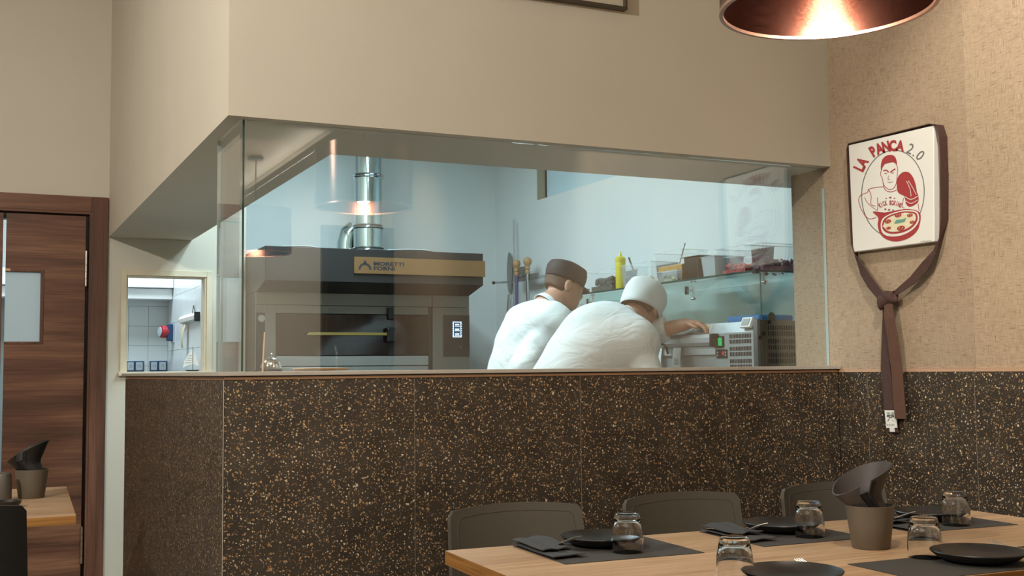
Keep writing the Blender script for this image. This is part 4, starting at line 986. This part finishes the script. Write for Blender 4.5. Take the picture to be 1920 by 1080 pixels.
# ticket rail along the front
tr2 = MB().prism([(UX-.0005, .905, 1.352), (UX-.028, .905, 1.356), (UX-.040, .905, 1.340), (UX-.038, .905, 1.318), (UX-.020, .905, 1.303), (UX-.0005, .905, 1.300)], (0, 1.2, 0))
tro = empty('order_rail', (UX-.02, 1.5, 1.29), 'aluminium order ticket rail along the front of the topping unit', 'ticket rail')
tr2.build('rail', M['railalu'], tro); B(UX-.045, UX-.0005, .886, .9048, 1.296, 1.358).build('end_cap', M['black'], tro, bevel=.006)
MB().tube([(UX-.045, 1.30, 1.345), (UX-.047, 1.295, 1.32), (UX-.035, 1.275, 1.302), (UX-.03, 1.27, 1.27)], .006, 8).build('clip', M['black'], tro, smooth=True)
B(UX-.012, UX-.0005, .905, 2.105, 1.262, 1.2995).build('lower_rail', M['railalu'], tro)
for y0, lab in ((1.165, 'paper order slip hanging at the middle of the order rail'), (1.335, 'paper order slip hanging beside the white-capped cook')):
    s_ = empty('order_slip', (UX-.03, y0+.035, 1.20), lab, 'paper slip', 'order slips on the rail')
    pg = MB().grid(lambda u, v: (UX-.022-.010*math.sin(v*1.8), y0+.068*u-.004*v, 1.300-.095*v), 3, 8, .0005).build('paper', M['paper'], s_)
    m = MB()
    for k in range(4): m.box(UX-.0345, UX-.0338, y0+.012, y0+.055, 1.246-.008*k, 1.2485-.008*k)
    m.build('print', M['palegrey'], pg)
tm = empty('digital_thermometer', (UX+.03, .672, 1.378), 'small white digital thermometer on the near corner of the topping unit', 'thermometer')
mm = MB().prism([(UX-.016, .640, 1.378), (UX-.016, .715, 1.378), (UX+.004, .715, 1.424), (UX+.004, .640, 1.424)], (.016, 0, -.006)).build('case', M['white'], tm, bevel=.004)
MB().prism([(UX-.0125, .652, 1.387), (UX-.0125, .703, 1.387), (UX-.0005, .703, 1.416), (UX-.0005, .652, 1.416)], (-.0015, 0, .0006)).build('display', M['ovengrey'], tm)
M['bluep'] = plain('blue plastic', '#2f7fc4', .4)
tag(B(2.505, 2.70, .70, .95, 1.4055, 1.438).build('blue_tub', M['bluep'], bevel=.012, seg=3), 'blue plastic tub standing inside the glass guard of the topping unit', 'tub')
tq = MB().prism([(UX-.055, 1.10, 1.3575), (UX+.002, 1.08, 1.378), (UX+.002, 1.46, 1.378), (UX-.055, 1.44, 1.3575)], (0, 0, .005)); tag(tq.build('metal_lid', M['steel'], bevel=.002), 'flat steel lid lying under the cook’s reaching hand', 'lid')

# ---- containers on the glass shelf
SZ = 1.6278
M['clearp'] = plain('clear plastic tub', '#e4eeee', .15, alpha=.045); M['milky'] = plain('milky plastic', '#e6eeee', .35, alpha=.32)
M['milk2'] = plain('cloudy plastic', '#e0e9e9', .4, alpha=.14)
def tub(name, y0, y1, h, mat, lab, cat='container', xa=2.45, xb=2.62, lid=None, flare=.008, group='containers on the glass shelf'):
    c = empty(name, ((xa+xb)/2, (y0+y1)/2, SZ), lab, cat, group)
    def ring(g, z): return [(xa-g, y0-g, z), (xb+g, y0-g, z), (xb+g, y1+g, z), (xa-g, y1+g, z)]
    vs = ring(-flare, SZ)+ring(0, SZ+h)+ring(-.002, SZ+h)+ring(-flare-.002, SZ+.003)
    fs = [(3, 2, 1, 0)]+[(i, (i+1) % 4, 4+(i+1) % 4, 4+i) for i in range(4)]+[(4+i, 4+(i+1) % 4, 8+(i+1) % 4, 8+i) for i in range(4)]+[(8+i, 8+(i+1) % 4, 12+(i+1) % 4, 12+i) for i in range(4)]+[(12, 13, 14, 15)]
    MB().add(vs, fs).build('wall', mat, c)
    rm = MB()
    for a, b in ((ring(.004, SZ+h), ring(-.003, SZ+h)),):
        v = a+b+[(x, y, z+.004) for x, y, z in a]+[(x, y, z+.004) for x, y, z in b]
        f = [(i, (i+1) % 4, 4+(i+1) % 4, 4+i) for i in range(4)]+[(8+i, 8+(i+1) % 4, 12+(i+1) % 4, 12+i) for i in range(4)]+[(i, (i+1) % 4, 8+(i+1) % 4, 8+i) for i in range(4)]+[(4+i, 4+(i+1) % 4, 12+(i+1) % 4, 12+i) for i in range(4)]
        rm.add(v, f)
    rm.build('rim', M['milky'], c)
    if lid: B(xa-.006, xb+.006, y0-.006, y1+.006, SZ+h+.0045, SZ+h+.010).build('lid', lid, c)
    return c
def lumps(c, y0, y1, z0, z1, mat, name, n=30, r=.016, xa=2.46, xb=2.61, seed=1):
    rnd = random.Random(seed); m = MB()
    m.box(xa+.006, xb-.006, y0+.006, y1-.006, z0, z0+(z1-z0)*.35)
    for i in range(n):
        yy = rnd.uniform(y0+r, y1-r); xx = rnd.uniform(xa+r*.6, xb-r); k = rnd.uniform(.6, 1.2)
        m.ell((xx, yy, z0+(z1-z0)*rnd.uniform(.2, .85)), (r*k, r*k*rnd.uniform(.7, 1.4), r*k*rnd.uniform(.5, .9)), 8, 6, Matrix.Rotation(rnd.uniform(-1, 1), 3, 'X'))
    o = m.build(name, mat, c, smooth=True); o['kind'] = 'stuff'; return o
M['oliv'] = plain('dark olives and herbs', '#3f371d', .5, var=.4, vscale=60); M['must'] = plain('mustard sauce', '#b98724', .4, var=.15, vscale=40)
M['veg'] = plain('sliced grilled vegetables', '#8e8a5e', .5, var=.45, vscale=70); M['tom'] = plain('chopped tomatoes', '#c23a2e', .3, var=.2, vscale=60); M['onion'] = plain('sliced red onions', '#7d4560', .4, var=.5, vscale=70)
c = tub('herb_tub', 1.905, 2.20, .115, M['clearp'], 'clear tub of dark olives and herbs at the far end of the glass shelf'); lumps(c, 1.92, 2.16, SZ+.004, SZ+.085, M['oliv'], 'olives', 150, .016, seed=3)
M['yellowb'] = plain('yellow squeeze bottle', '#d8c63a', .35)
sq = empty('squeeze_bottle', (2.475, 1.848, SZ), 'yellow squeeze bottle with pointed nozzle on the glass shelf', 'bottle')
MB().lathe([(0, 0), (.025, 0), (.027, .006), (.027, .145), (.025, .157), (0, .16)], (2.475, 1.848, SZ), 28).build('body', M['yellowb'], sq, smooth=True)
MB().lathe([(.0285, .152), (.0285, .168), (.021, .175), (.010, .180), (.007, .187), (.003, .205), (0, .206)], (2.475, 1.848, SZ), 28).build('nozzle_cap', M['yellowb'], sq, smooth=True)
c = tub('cloudy_tub', 1.505, 1.80, .118, M['milk2'], 'cloudy white tub with a spoon sticking out, behind the white cap', lid=None); lumps(c, 1.53, 1.77, SZ+.004, SZ+.05, M['creamprint'], 'sauce', 10, .015, seed=5)
sp = empty('spoon', (2.52, 1.72, SZ+.01), 'steel spoon standing in the cloudy tub', 'spoon'); MB().ribbon([((2.53, 1.735, SZ+.012), Vector((0, .008, 0))), ((2.49, 1.745, SZ+.10), Vector((0, .006, 0))), ((2.47, 1.752, SZ+.165), Vector((0, .008, 0)))], .002).build('handle', M['steel'], sp)
c = tub('sauce_tub', 1.245, 1.485, .155, M['clearp'], 'tall clear tub of yellow mustard sauce on the glass shelf', xa=2.462); B(2.472, 2.612, 1.257, 1.473, SZ+.004, SZ+.088).build('sauce', M['must'], c, bevel=.006)
sp = empty('thin_spoon', (2.50, 1.30, SZ+.065), 'thin steel spoon leaning out of the mustard tub', 'spoon'); MB().tube([(2.53, 1.38, SZ+.0645), (2.48, 1.235, SZ+.185)], .003, 8).build('handle', M['steel'], sp)
c = tub('small_tub', 1.225, 1.40, .050, M['milk2'], 'small low tub of sliced vegetables at the shelf edge', xa=2.422, xb=2.452, flare=.004); lumps(c, 1.235, 1.39, SZ+.004, SZ+.036, M['veg'], 'vegetable_slices', 16, .012, 2.427, 2.448, seed=8)
cn = empty('steel_canister', (2.52, 1.145, SZ), 'dark square steel canister with a flat lid on the glass shelf', 'canister')
B(2.45, 2.60, 1.085, 1.205, SZ, SZ+.108).build('body', brushed('dark canister steel', '#6d6764', .22, 2), cn, bevel=.004); B(2.44, 2.61, 1.070, 1.225, SZ+.1085, SZ+.113).build('lid', M['steel'], cn, bevel=.001)
c = tub('milky_tub', .950, 1.060, .095, M['milky'], 'milky white tub right of the dark canister')
c = tub('tomato_tub', .722, .935, .120, M['clearp'], 'clear tub of chopped red tomatoes on the glass shelf', flare=.006); lumps(c, .735, .915, SZ+.004, SZ+.050, M['tom'], 'tomatoes', 110, .012, seed=11)
def onions(c, y0, y1, seed):
    rnd = random.Random(seed); m = MB()
    for i in range(150):
        yy = rnd.uniform(y0+.012, y1-.012); xx = rnd.uniform(2.49, 2.75); zz = SZ+rnd.uniform(.012, .060)*rnd.random()**.4; r = rnd.uniform(.012, .024); a = rnd.uniform(0, 6); tl = rnd.uniform(-1, 1)
        m.tube([(xx+r*math.cos(a+q*.5), yy+r*.4*math.cos(q*.5+a), zz+r*.6*math.sin(q*.5+a)+tl*.003*q) for q in range(7)], [.002, .004, .005, .0055, .005, .004, .002], 6)
    o = m.build('onion_slices', M['onion'], c, smooth=True); o['kind'] = 'stuff'
c = tub('onion_tub', .625, .712, .120, M['clearp'], 'clear tub of sliced red onions at the near corner of the glass shelf', xa=2.475, xb=2.77, flare=.005); onions(c, .63, .707, 4); B(2.485, 2.762, .634, .703, SZ+.004, SZ+.022).build('onion_base', M['onion'], c)
M['greenp'] = plain('green plastic', '#7fbf8a', .4)
tag(MB().lathe([(0, 0), (.03, 0), (.032, .01), (.032, .03), (0, .032)], (2.47, 2.245, SZ), 24).build('green_lid_jar', M['greenp'], smooth=True), 'small green jar at the far end of the glass shelf', 'jar')

# ================================================================== PEOPLE
def snets(F, o, h):
    """naive surface nets -> (verts, quads)"""
    nx, ny, nz = F.shape; s = F < 0
    co = [(i, j, k) for i in (0, 1) for j in (0, 1) for k in (0, 1)]
    sl = lambda a, c: a[c[0]:nx-1+c[0], c[1]:ny-1+c[1], c[2]:nz-1+c[2]]
    cnt_in = sum(sl(s, c).astype(np.int8) for c in co); act = (cnt_in > 0) & (cnt_in < 8)
    ids = np.argwhere(act); idx = -np.ones(act.shape, np.int64); idx[act] = np.arange(len(ids))
    pos = np.zeros((len(ids), 3)); cnt = np.zeros(len(ids))
    for a in co:
        for ax in range(3):
            if a[ax]: continue
            b = list(a); b[ax] = 1
            va = F[ids[:, 0]+a[0], ids[:, 1]+a[1], ids[:, 2]+a[2]]; vb = F[ids[:, 0]+b[0], ids[:, 1]+b[1], ids[:, 2]+b[2]]
            cr_ = (va < 0) != (vb < 0); t = np.where(cr_, va/np.where(va == vb, 1, va-vb), 0)
            p = np.tile(np.array(a, float), (len(ids), 1)); p[:, ax] += t; pos += p*cr_[:, None]; cnt += cr_
    V = (ids+pos/cnt[:, None])*h+np.array(o); Q = []
    for ax in range(3):
        b, c = [(1, 2), (2, 0), (0, 1)][ax]
        lo = [slice(1, -1)]*3; lo[ax] = slice(0, F.shape[ax]-1); hi = list(lo); hi[ax] = slice(1, F.shape[ax])
        A = s[tuple(lo)]; Bq = s[tuple(hi)]
        e = np.argwhere(A != Bq)
        if not len(e): continue
        off = np.array([1, 1, 1]); off[ax] = 0; e0 = e+off; flip = A[e[:, 0], e[:, 1], e[:, 2]]
        def cell(db, dc):
            q = e0.copy(); q[:, b] += db; q[:, c] += dc; return idx[q[:, 0], q[:, 1], q[:, 2]]
        q4 = np.stack([cell(-1, -1), cell(0, -1), cell(0, 0), cell(-1, 0)], 1); q4[~flip] = q4[~flip][:, ::-1]; Q.append(q4)
    return V, np.concatenate(Q)
class SDF:
    def __init__(s, lo, hi, h):
        s.o = np.array(lo, float); s.h = h; n = np.ceil((np.array(hi)-s.o)/h).astype(int)+1; s.F = np.full(tuple(n), .3, np.float32); s.n = n
    def _reg(s, lo, hi):
        a = np.clip(np.floor((np.array(lo)-s.o)/s.h).astype(int), 0, s.n-1); b = np.clip(np.ceil((np.array(hi)-s.o)/s.h).astype(int)+1, 1, s.n)
        ax = [(np.arange(a[i], b[i])*s.h+s.o[i]).astype(np.float32) for i in range(3)]
        return tuple(slice(a[i], b[i]) for i in range(3)), np.meshgrid(*ax, indexing='ij')
    def _put(s, r, d, k):
        f = s.F[r]; h = np.clip(.5+.5*(d-f)/k, 0, 1) if k > 0 else None
        s.F[r] = np.minimum(f, d) if k <= 0 else d*(1-h)+f*h-k*h*(1-h)
    def cap(s, a, b, ra, rb, k=.03):
        a, b = np.array(a, float), np.array(b, float); m = max(ra, rb)+k+.05; r, (X, Y, Z) = s._reg(np.minimum(a, b)-m, np.maximum(a, b)+m)
        d = b-a; L = d@d+1e-12; t = np.clip(((X-a[0])*d[0]+(Y-a[1])*d[1]+(Z-a[2])*d[2])/L, 0, 1)
        dd = np.sqrt((X-a[0]-t*d[0])**2+(Y-a[1]-t*d[1])**2+(Z-a[2]-t*d[2])**2)-(ra+(rb-ra)*t); s._put(r, dd, k); return s
    def chain(s, pts, rs, k=.03):
        for i in range(len(pts)-1): s.cap(pts[i], pts[i+1], rs[i], rs[i+1], k)
        return s
    def ell(s, c, R, axes=None, k=.02, sub=False):
        c = np.array(c, float); m = max(R)+k+.04; r, (X, Y, Z) = s._reg(c-m, c+m); A = np.eye(3) if axes is None else np.array(axes, float)
        q = [(X-c[0])*A[i][0]+(Y-c[1])*A[i][1]+(Z-c[2])*A[i][2] for i in range(3)]
        k0 = np.sqrt(sum((q[i]/R[i])**2 for i in range(3))); k1 = np.sqrt(sum((q[i]/R[i]**2)**2 for i in range(3)))+1e-6; d = k0*(k0-1)/k1
        if sub: s.F[r] = np.maximum(s.F[r], -d)
        else: s._put(r, d, k)
        return s
    def cut(s, p, n):
        """keep the side the normal points away from"""
        r, (X, Y, Z) = s._reg(s.o, s.o+s.n*s.h); p = np.array(p); n = np.array(n, float); n /= np.linalg.norm(n)
        s.F[r] = np.maximum(s.F[r], (X-p[0])*n[0]+(Y-p[1])*n[1]+(Z-p[2])*n[2]); return s
    def cutlocal(s, p, n, rad):
        p = np.array(p, float); n = np.array(n, float); n /= np.linalg.norm(n); r, (X, Y, Z) = s._reg(p-rad, p+rad)
        d = (X-p[0])*n[0]+(Y-p[1])*n[1]+(Z-p[2])*n[2]; near = ((X-p[0])**2+(Y-p[1])**2+(Z-p[2])**2) < rad**2
        s.F[r] = np.where(near, np.maximum(s.F[r], d), s.F[r]); return s
    def folds(s, amp, fn):
        r, (X, Y, Z) = s._reg(s.o, s.o+s.n*s.h); m = np.abs(s.F) < .05; f = s.F.copy(); f[m] += amp*fn(X[m], Y[m], Z[m]); s.F = f.astype(np.float32); return s
    def mesh(s): 
        V, Q = snets(s.F, s.o, s.h); m = MB(); m.v = [tuple(p) for p in V.tolist()]; m.f = [tuple(q) for q in Q.tolist()]; return m
V3 = lambda *a: np.array(a, float)
M['skin'] = plain('skin', '#c08e74', .5, sss=.08, var=.06, vscale=30)
M['hair'] = plain('short brown hair', '#6a4e3b', .7, bump=.6, bscale=900, var=.25, vscale=200)
def cloth(name, col):
    t = NT(name); t.b.inputs['Base Color'].default_value = lin(col); t.b.inputs['Roughness'].default_value = .85
    n = t.n('ShaderNodeTexNoise'); n.inputs['Scale'].default_value = 1; n.inputs['Detail'].default_value = 2; n.inputs['Distortion'].default_value = 1.2; t.l(t.coord((6, 6, 9), (.5, .3, .4)), n.inputs['Vector'])
    rg = t.math('ABSOLUTE', t.math('SUBTRACT', n.outputs[0], .5)); t.bump(t.math('POWER', t.math('MULTIPLY', rg, 4.0), .9), .28, .012); return t.m
M['shirt'] = cloth('white cotton shirt', '#e6e6e2')
M['trouser'] = plain('dark work trousers', '#2a2c30', .8)
M['capbrown'] = plain('dark brown cap cloth', '#3f3029', .75, bump=.25, bscale=300)
M['capwhite'] = plain('white cap cloth', '#e8e8e4', .75, bump=.12, bscale=200)
M['shoe'] = plain('black work shoe', '#151515', .5)
M['eyew'] = plain('eye', '#e5e2dc', .2)

def frame(fwd, up):
    f = np.array(fwd, float); f /= np.linalg.norm(f); u = np.array(up, float); u -= f*(u@f); u /= np.linalg.norm(u); r = np.cross(f, u); return f, r, u
def person(j, label, capmat, kind, capname):
    """j: dict of joints in world space"""
    root = empty('person', (float(j['pelvis'][0]), float(j['pelvis'][1]), 0), label, 'person')
    f, r, u = frame(j['hf'], j['hu']); H = j['head']; HP = lambda a, b, c: H+f*a+r*b+u*c; A = (f, r, u)
    # ---------- body: one continuous figure
    allp = [p for k, p in j.items() if k not in ('hf', 'hu') and isinstance(p, np.ndarray) and p.shape == (3,)]; lo = np.min(allp, 0)-.22; hi = np.max(allp, 0)+.24; lo[2] = -.02
    S = SDF(lo, hi, .0085)
    S.ell(HP(-.012, 0, .035), (.098, .078, .088), A, .0).ell(HP(.03, 0, -.035), (.068, .060, .085), A, .04).ell(HP(.062, 0, -.085), (.032, .038, .028), A, .03)
    S.ell(HP(.098, 0, -.025), (.018, .012, .024), A, .015).ell(HP(.082, 0, .012), (.02, .055, .012), A, .015).ell(HP(.088, 0, -.066), (.012, .024, .009), A, .01)
    for sd in (-1, 1):
        S.ell(HP(-.010, sd*.083, -.015), (.022, .011, .035), (f*.95+r*sd*.3, r, u), .006).ell(HP(-.004, sd*.096, -.014), (.010, .008, .018), A, 0, sub=True)
        S.ell(HP(.094, sd*.03, -.002), (.014, .017, .010), A, .0, sub=True)
    nb = j['neck']; S.cap(HP(-.02, 0, -.055), nb, .056, .064, .03)
    S.chain([nb, j['top'], j['upper'], j['mid'], j['waist'], j['pelvis']], [.068, .095, .118, .118, .115, .135], .05)
    S.cap(j['ls'], j['rs'], .062, .062, .05)
    for a in ('l', 'r'):
        S.cap(j[a+'s'], j['upper'], .06, .10, .05)
        S.chain([j[a+'s'], j[a+'e'], j[a+'w']], [.056, .044, .031], .02)
        S.chain([j[a+'h'], j[a+'k'], j[a+'a']], [.095, .060, .042], .04)
        S.cap(j[a+'a'], j[a+'a']+np.array([f[0], f[1], 0])*.12-V3(0, 0, .03), .04, .032, .02)
        p = j[a+'w']; d = j[a+'p']-p; S.ell(p+d*.55, (.052, .042, .019), j[a+'pf'], .02)
    body = S.mesh()
    for a in ('l', 'r'):       # fingers: four unequal ones and a thumb off the side of the palm
        d, sd, nn = j[a+'pf']; d = np.array(d, float); sd = np.array(sd, float); nn = np.array(nn, float); p = j[a+'w']+(j[a+'p']-j[a+'w'])*.55; cv = j[a+'curl']; ts = j[a+'thumb']
        for q, (w_, L) in enumerate(((-.031, .062), (-.0105, .074), (.0105, .070), (.031, .054))):
            b0 = p+d*.036+sd*w_; a1, a2 = cv*.6, cv*1.2
            p1 = b0+(d*math.cos(a1)-nn*math.sin(a1))*L*.5; p2 = p1+(d*math.cos(a2)-nn*math.sin(a2))*L*.32; p3 = p2+(d*math.cos(a2*1.3)-nn*math.sin(a2*1.3))*L*.24
            body.tube([b0-d*.012, b0, (b0+p1)/2, p1, p2, p3, p3+(p3-p2)*.28], [.0095, .0098, .009, .0092, .0082, .0068, .002], 10)
        b0 = p-d*.018+sd*ts*.032; p1 = b0+d*.026+sd*ts*.022-nn*.008; p2 = p1+d*.030+sd*ts*.004-nn*.010
        body.tube([b0-sd*ts*.012, b0, p1, p2, p2+(p2-p1)*.2], [.012, .0125, .0105, .009, .003], 10)
    body.build('body', M['skin'], root, smooth='all')
    for sd in (-1, 1): MB().ell(HP(.083, sd*.03, -.002), (.011, .011, .011), 12, 8).build('eye', M['eyew'], root, smooth=True)
    # ---------- shirt
    T = SDF(lo, hi, .0085); b = .016
    T.chain([j['top'], j['upper'], j['mid'], j['waist'], j['pelvis']], [.105+b, .128+b, .128+b, .126+b, .14+b], .06)
    T.cap(j['ls'], j['rs'], .066+b, .066+b, .07)
    for a in ('l', 'r'):
        T.cap(j[a+'s'], j['upper'], .072+b, .11+b, .09); T.cap(j[a+'s'], j['mid'], .062+b, .10+b, .09); T.cap(j[a+'s']*.5+j['upper']*.5, j['waist'], .10+b, .11+b, .09)
        se = j[a+'e']+(j[a+'w']-j[a+'e'])*j[a+'sleeve']
        T.chain([j[a+'s'], j[a+'e'], se], [.060+b, .052+b, .048+b*.9], .014)
        T.cutlocal(se, j[a+'w']-j[a+'e'], .10)
    T.cap(nb-(nb-j['top'])*.35, nb+(HP(-.02, 0, -.055)-nb)*.22, .074, .066, .02)
    nd = HP(-.02, 0, -.055)-nb; T.cutlocal(nb+nd*.22, nd+f*np.linalg.norm(nd)*.45, .105)
    T.cut(V3(0, 0, .82), V3(0, 0, -1))
    T.folds(.0030, j['folds'])
    T.mesh().build('shirt', M['shirt'], root, smooth='all')
    # collar
    cu = nd/np.linalg.norm(nd); cf, crr, cu = frame(f-cu*(f@cu), cu)
    def collar(uu, vv):
        a = math.radians(25)+math.radians(310)*uu; rr = .073+.016*vv; c = nb-nd*.02
        return Vector(c+cf*(rr*math.cos(a))*1.05+crr*rr*math.sin(a)+cu*(.030*(1-vv)-.012*vv*0+.012*math.cos(a+math.pi)))
    MB().grid(lambda a_, b_: collar(a_, b_), 36, 5, .003).build('collar', M['shirt'], root, smooth=True)
    # ---------- trousers and shoes
    P = SDF(lo, hi, .012); P.cap(j['pelvis'], j['waist']*.4+j['pelvis']*.6, .148, .135, .04)
    for a in ('l', 'r'): P.chain([j[a+'h'], j[a+'k'], j[a+'a']], [.108, .075, .06], .04)
    P.cut(V3(0, 0, 1.0), V3(0, 0, 1)).cut(V3(0, 0, .07), V3(0, 0, -1)); P.mesh().build('trousers', M['trouser'], root, smooth='all')
    for a in ('l', 'r'):
        ff = np.array([f[0], f[1], 0]); ff /= np.linalg.norm(ff); ank = j[a+'a']; g = SDF(ank-V3(.2, .2, .12), ank+V3(.25, .25, .08), .008)
        g.cap(V3(ank[0], ank[1], .05)-ff*.03, V3(ank[0], ank[1], .045)+ff*.16, .048, .042, .02).cut(V3(0, 0, .0), V3(0, 0, -1)); g.mesh().build('shoe', M['shoe'], root, smooth='all')
    # ---------- hair: a close cap round back and sides
    G = SDF(H-.16, H+.16, .006); G.ell(HP(-.015, 0, .030), (.1005, .0825, .094), A, .0).ell(HP(-.045, 0, -.03), (.06, .066, .06), A, .02)
    G.cut(HP(.0, 0, -.060), -u-f*.35); G.cut(HP(.02, 0, 0), f-u*.25)
    for sd in (-1, 1): G.ell(HP(.004, sd*.080, -.020), (.026, .02, .038), A, 0, sub=True)
    G.mesh().build('hair', M['hair'], root, smooth='all')
    # ---------- cap
    ca = empty_part = None
    tf, tu = j.get('captilt', 0), 0
    cf2 = f*math.cos(tf)+u*math.sin(tf); cu2 = u*math.cos(tf)-f*math.sin(tf); base = HP(-.008, 0, j.get('caph', .018))
    prof = j['capprof']
    def dome(uu, vv):
        a = 2*math.pi*uu; x = vv*(len(prof)-1); i = min(int(x), len(prof)-2); t = x-i; rad = prof[i][0]*(1-t)+prof[i+1][0]*t; h = prof[i][1]*(1-t)+prof[i+1][1]*t
        sag = j.get('capsag', 0)*(1-vv)*max(0, -math.cos(a)); wr = .0022*math.sin(5*a+7*vv)*math.sin(math.pi*vv)
        return Vector(base+cf2*((.108*rad+wr)*math.cos(a))+r*((.092*rad+wr)*math.sin(a))+cu2*(h-sag))
    cm = MB().grid(dome, 44, 14, .0025).build(capname, capmat, root, smooth='all')
    def brim(uu, vv):
        a = math.radians(-62+124*uu); ext = j.get('brim', .05)*math.cos(a)**.8*vv
        return Vector(base+cf2*(.107*math.cos(a)+ext)+r*(.091*math.sin(a)*(1+.05*vv))+cu2*(.004-.25*ext-.006*abs(math.sin(a))))
    MB().grid(brim, 20, 5, .003).build('brim', capmat, cm, smooth=True)
    if kind == 'white':
        MB().grid(lambda a_, b_: Vector(base+cf2*(-.1095*math.cos((a_-.5)*1.3))+r*(.0935*math.sin((a_-.5)*1.3))+cu2*(-j.get('capsag', 0)-.002-.016*b_)), 12, 2, .002).build('strap', M['black'], cm)
    return root

RC = V3(.904, -.428, 0); VW = V3(.428, .904, 0); ZU = V3(0, 0, 1)
CAMP = V3(-.675, -3.432, 1.198)
def hand_axes(d, n):
    d = np.array(d, float); d /= np.linalg.norm(d); n = np.array(n, float); n -= d*(n@d); n /= np.linalg.norm(n); return (d, np.cross(n, d), n)
# cook in the dark cap, behind
m1 = dict(head=V3(2.135, 1.855, 1.640), hf=V3(.97, -.10, -.33), hu=V3(.33, .05, .95), neck=V3(2.03, 1.845, 1.520), top=V3(1.985, 1.835, 1.445), upper=V3(1.925, 1.825, 1.345), mid=V3(1.875, 1.815, 1.24), waist=V3(1.835, 1.81, 1.11), pelvis=V3(1.80, 1.80, .97),
          ls=V3(1.985, 2.01, 1.440), rs=V3(1.955, 1.665, 1.425), le=V3(2.05, 2.12, 1.18), lw=V3(2.25, 2.02, 1.05), lp=V3(2.33, 2.00, 1.03), re=V3(1.755, 1.605, 1.20), rw=V3(1.98, 1.60, 1.06), rp=V3(2.06, 1.60, 1.03),
          lh=V3(1.80, 1.90, .93), rh=V3(1.79, 1.70, .93), lk=V3(1.84, 1.92, .50), rk=V3(1.82, 1.68, .50), la=V3(1.78, 1.92, .08), ra=V3(1.76, 1.67, .08),
          lpf=hand_axes((.97, -.2, -.1), ZU), rpf=hand_axes((.97, 0, -.2), ZU), lcurl=.5, rcurl=.5, lthumb=-1, rthumb=1, lsleeve=.35, rsleeve=.35,
          capprof=[(.97, -.004), (1.0, .012), (1.03, .035), (1.02, .062), (.93, .083), (.70, .094), (.35, .098), (0, .099)], captilt=-.05, caph=.022, brim=.042,
          folds=lambda X, Y, Z: np.sin(30*X+34*Z+4*np.sin(9*Y))*np.sin(11*Z+8*Y)+.4*np.sin(70*Z-50*X+3*np.sin(12*Y)))
person(m1, 'cook in a white shirt and dark brown cap, standing behind the other cook', M['capbrown'], 'dark', 'flat_cap')
# cook in the white cap, bending over the counter
m2 = dict(head=V3(2.207, 1.205, 1.490), hf=V3(.72, .42, -.50), hu=V3(.40, .20, .86), neck=V3(2.105, 1.185, 1.415), top=V3(2.035, 1.175, 1.385), upper=V3(1.93, 1.165, 1.33), mid=V3(1.835, 1.145, 1.235), waist=V3(1.75, 1.125, 1.12), pelvis=V3(1.68, 1.11, .98),
          ls=V3(2.07, 1.345, 1.405), rs=V3(2.045, 1.015, 1.315), le=V3(2.21, 1.255, 1.36), lw=V3(2.365, 1.085, 1.405), lp=V3(2.425, 1.032, 1.412), re=V3(2.075, .905, 1.105), rw=V3(2.22, 1.02, 1.00), rp=V3(2.29, 1.04, .98),
          lh=V3(1.68, 1.21, .93), rh=V3(1.67, 1.01, .93), lk=V3(1.74, 1.23, .50), rk=V3(1.72, .99, .50), la=V3(1.66, 1.23, .08), ra=V3(1.64, .98, .08),
          lpf=hand_axes((.55, -.82, -.1), V3(-.05, .1, 1)), rpf=hand_axes((.97, .2, -.2), ZU), lcurl=.75, rcurl=.5, lthumb=-1, rthumb=1, lsleeve=.62, rsleeve=.35,
          capprof=[(.99, -.035), (1.03, -.01), (1.06, .025), (1.07, .062), (1.0, .095), (.80, .114), (.42, .124), (0, .126)], captilt=-.12, caph=.010, brim=.06, capsag=.022,
          folds=lambda X, Y, Z: .55*np.sin(20*X-26*Z+5*np.sin(7*Y))*np.sin(9*Z+10*Y))
person(m2, 'cook in a white shirt and white cap bending over the topping unit', M['capwhite'], 'white', 'white_cap')
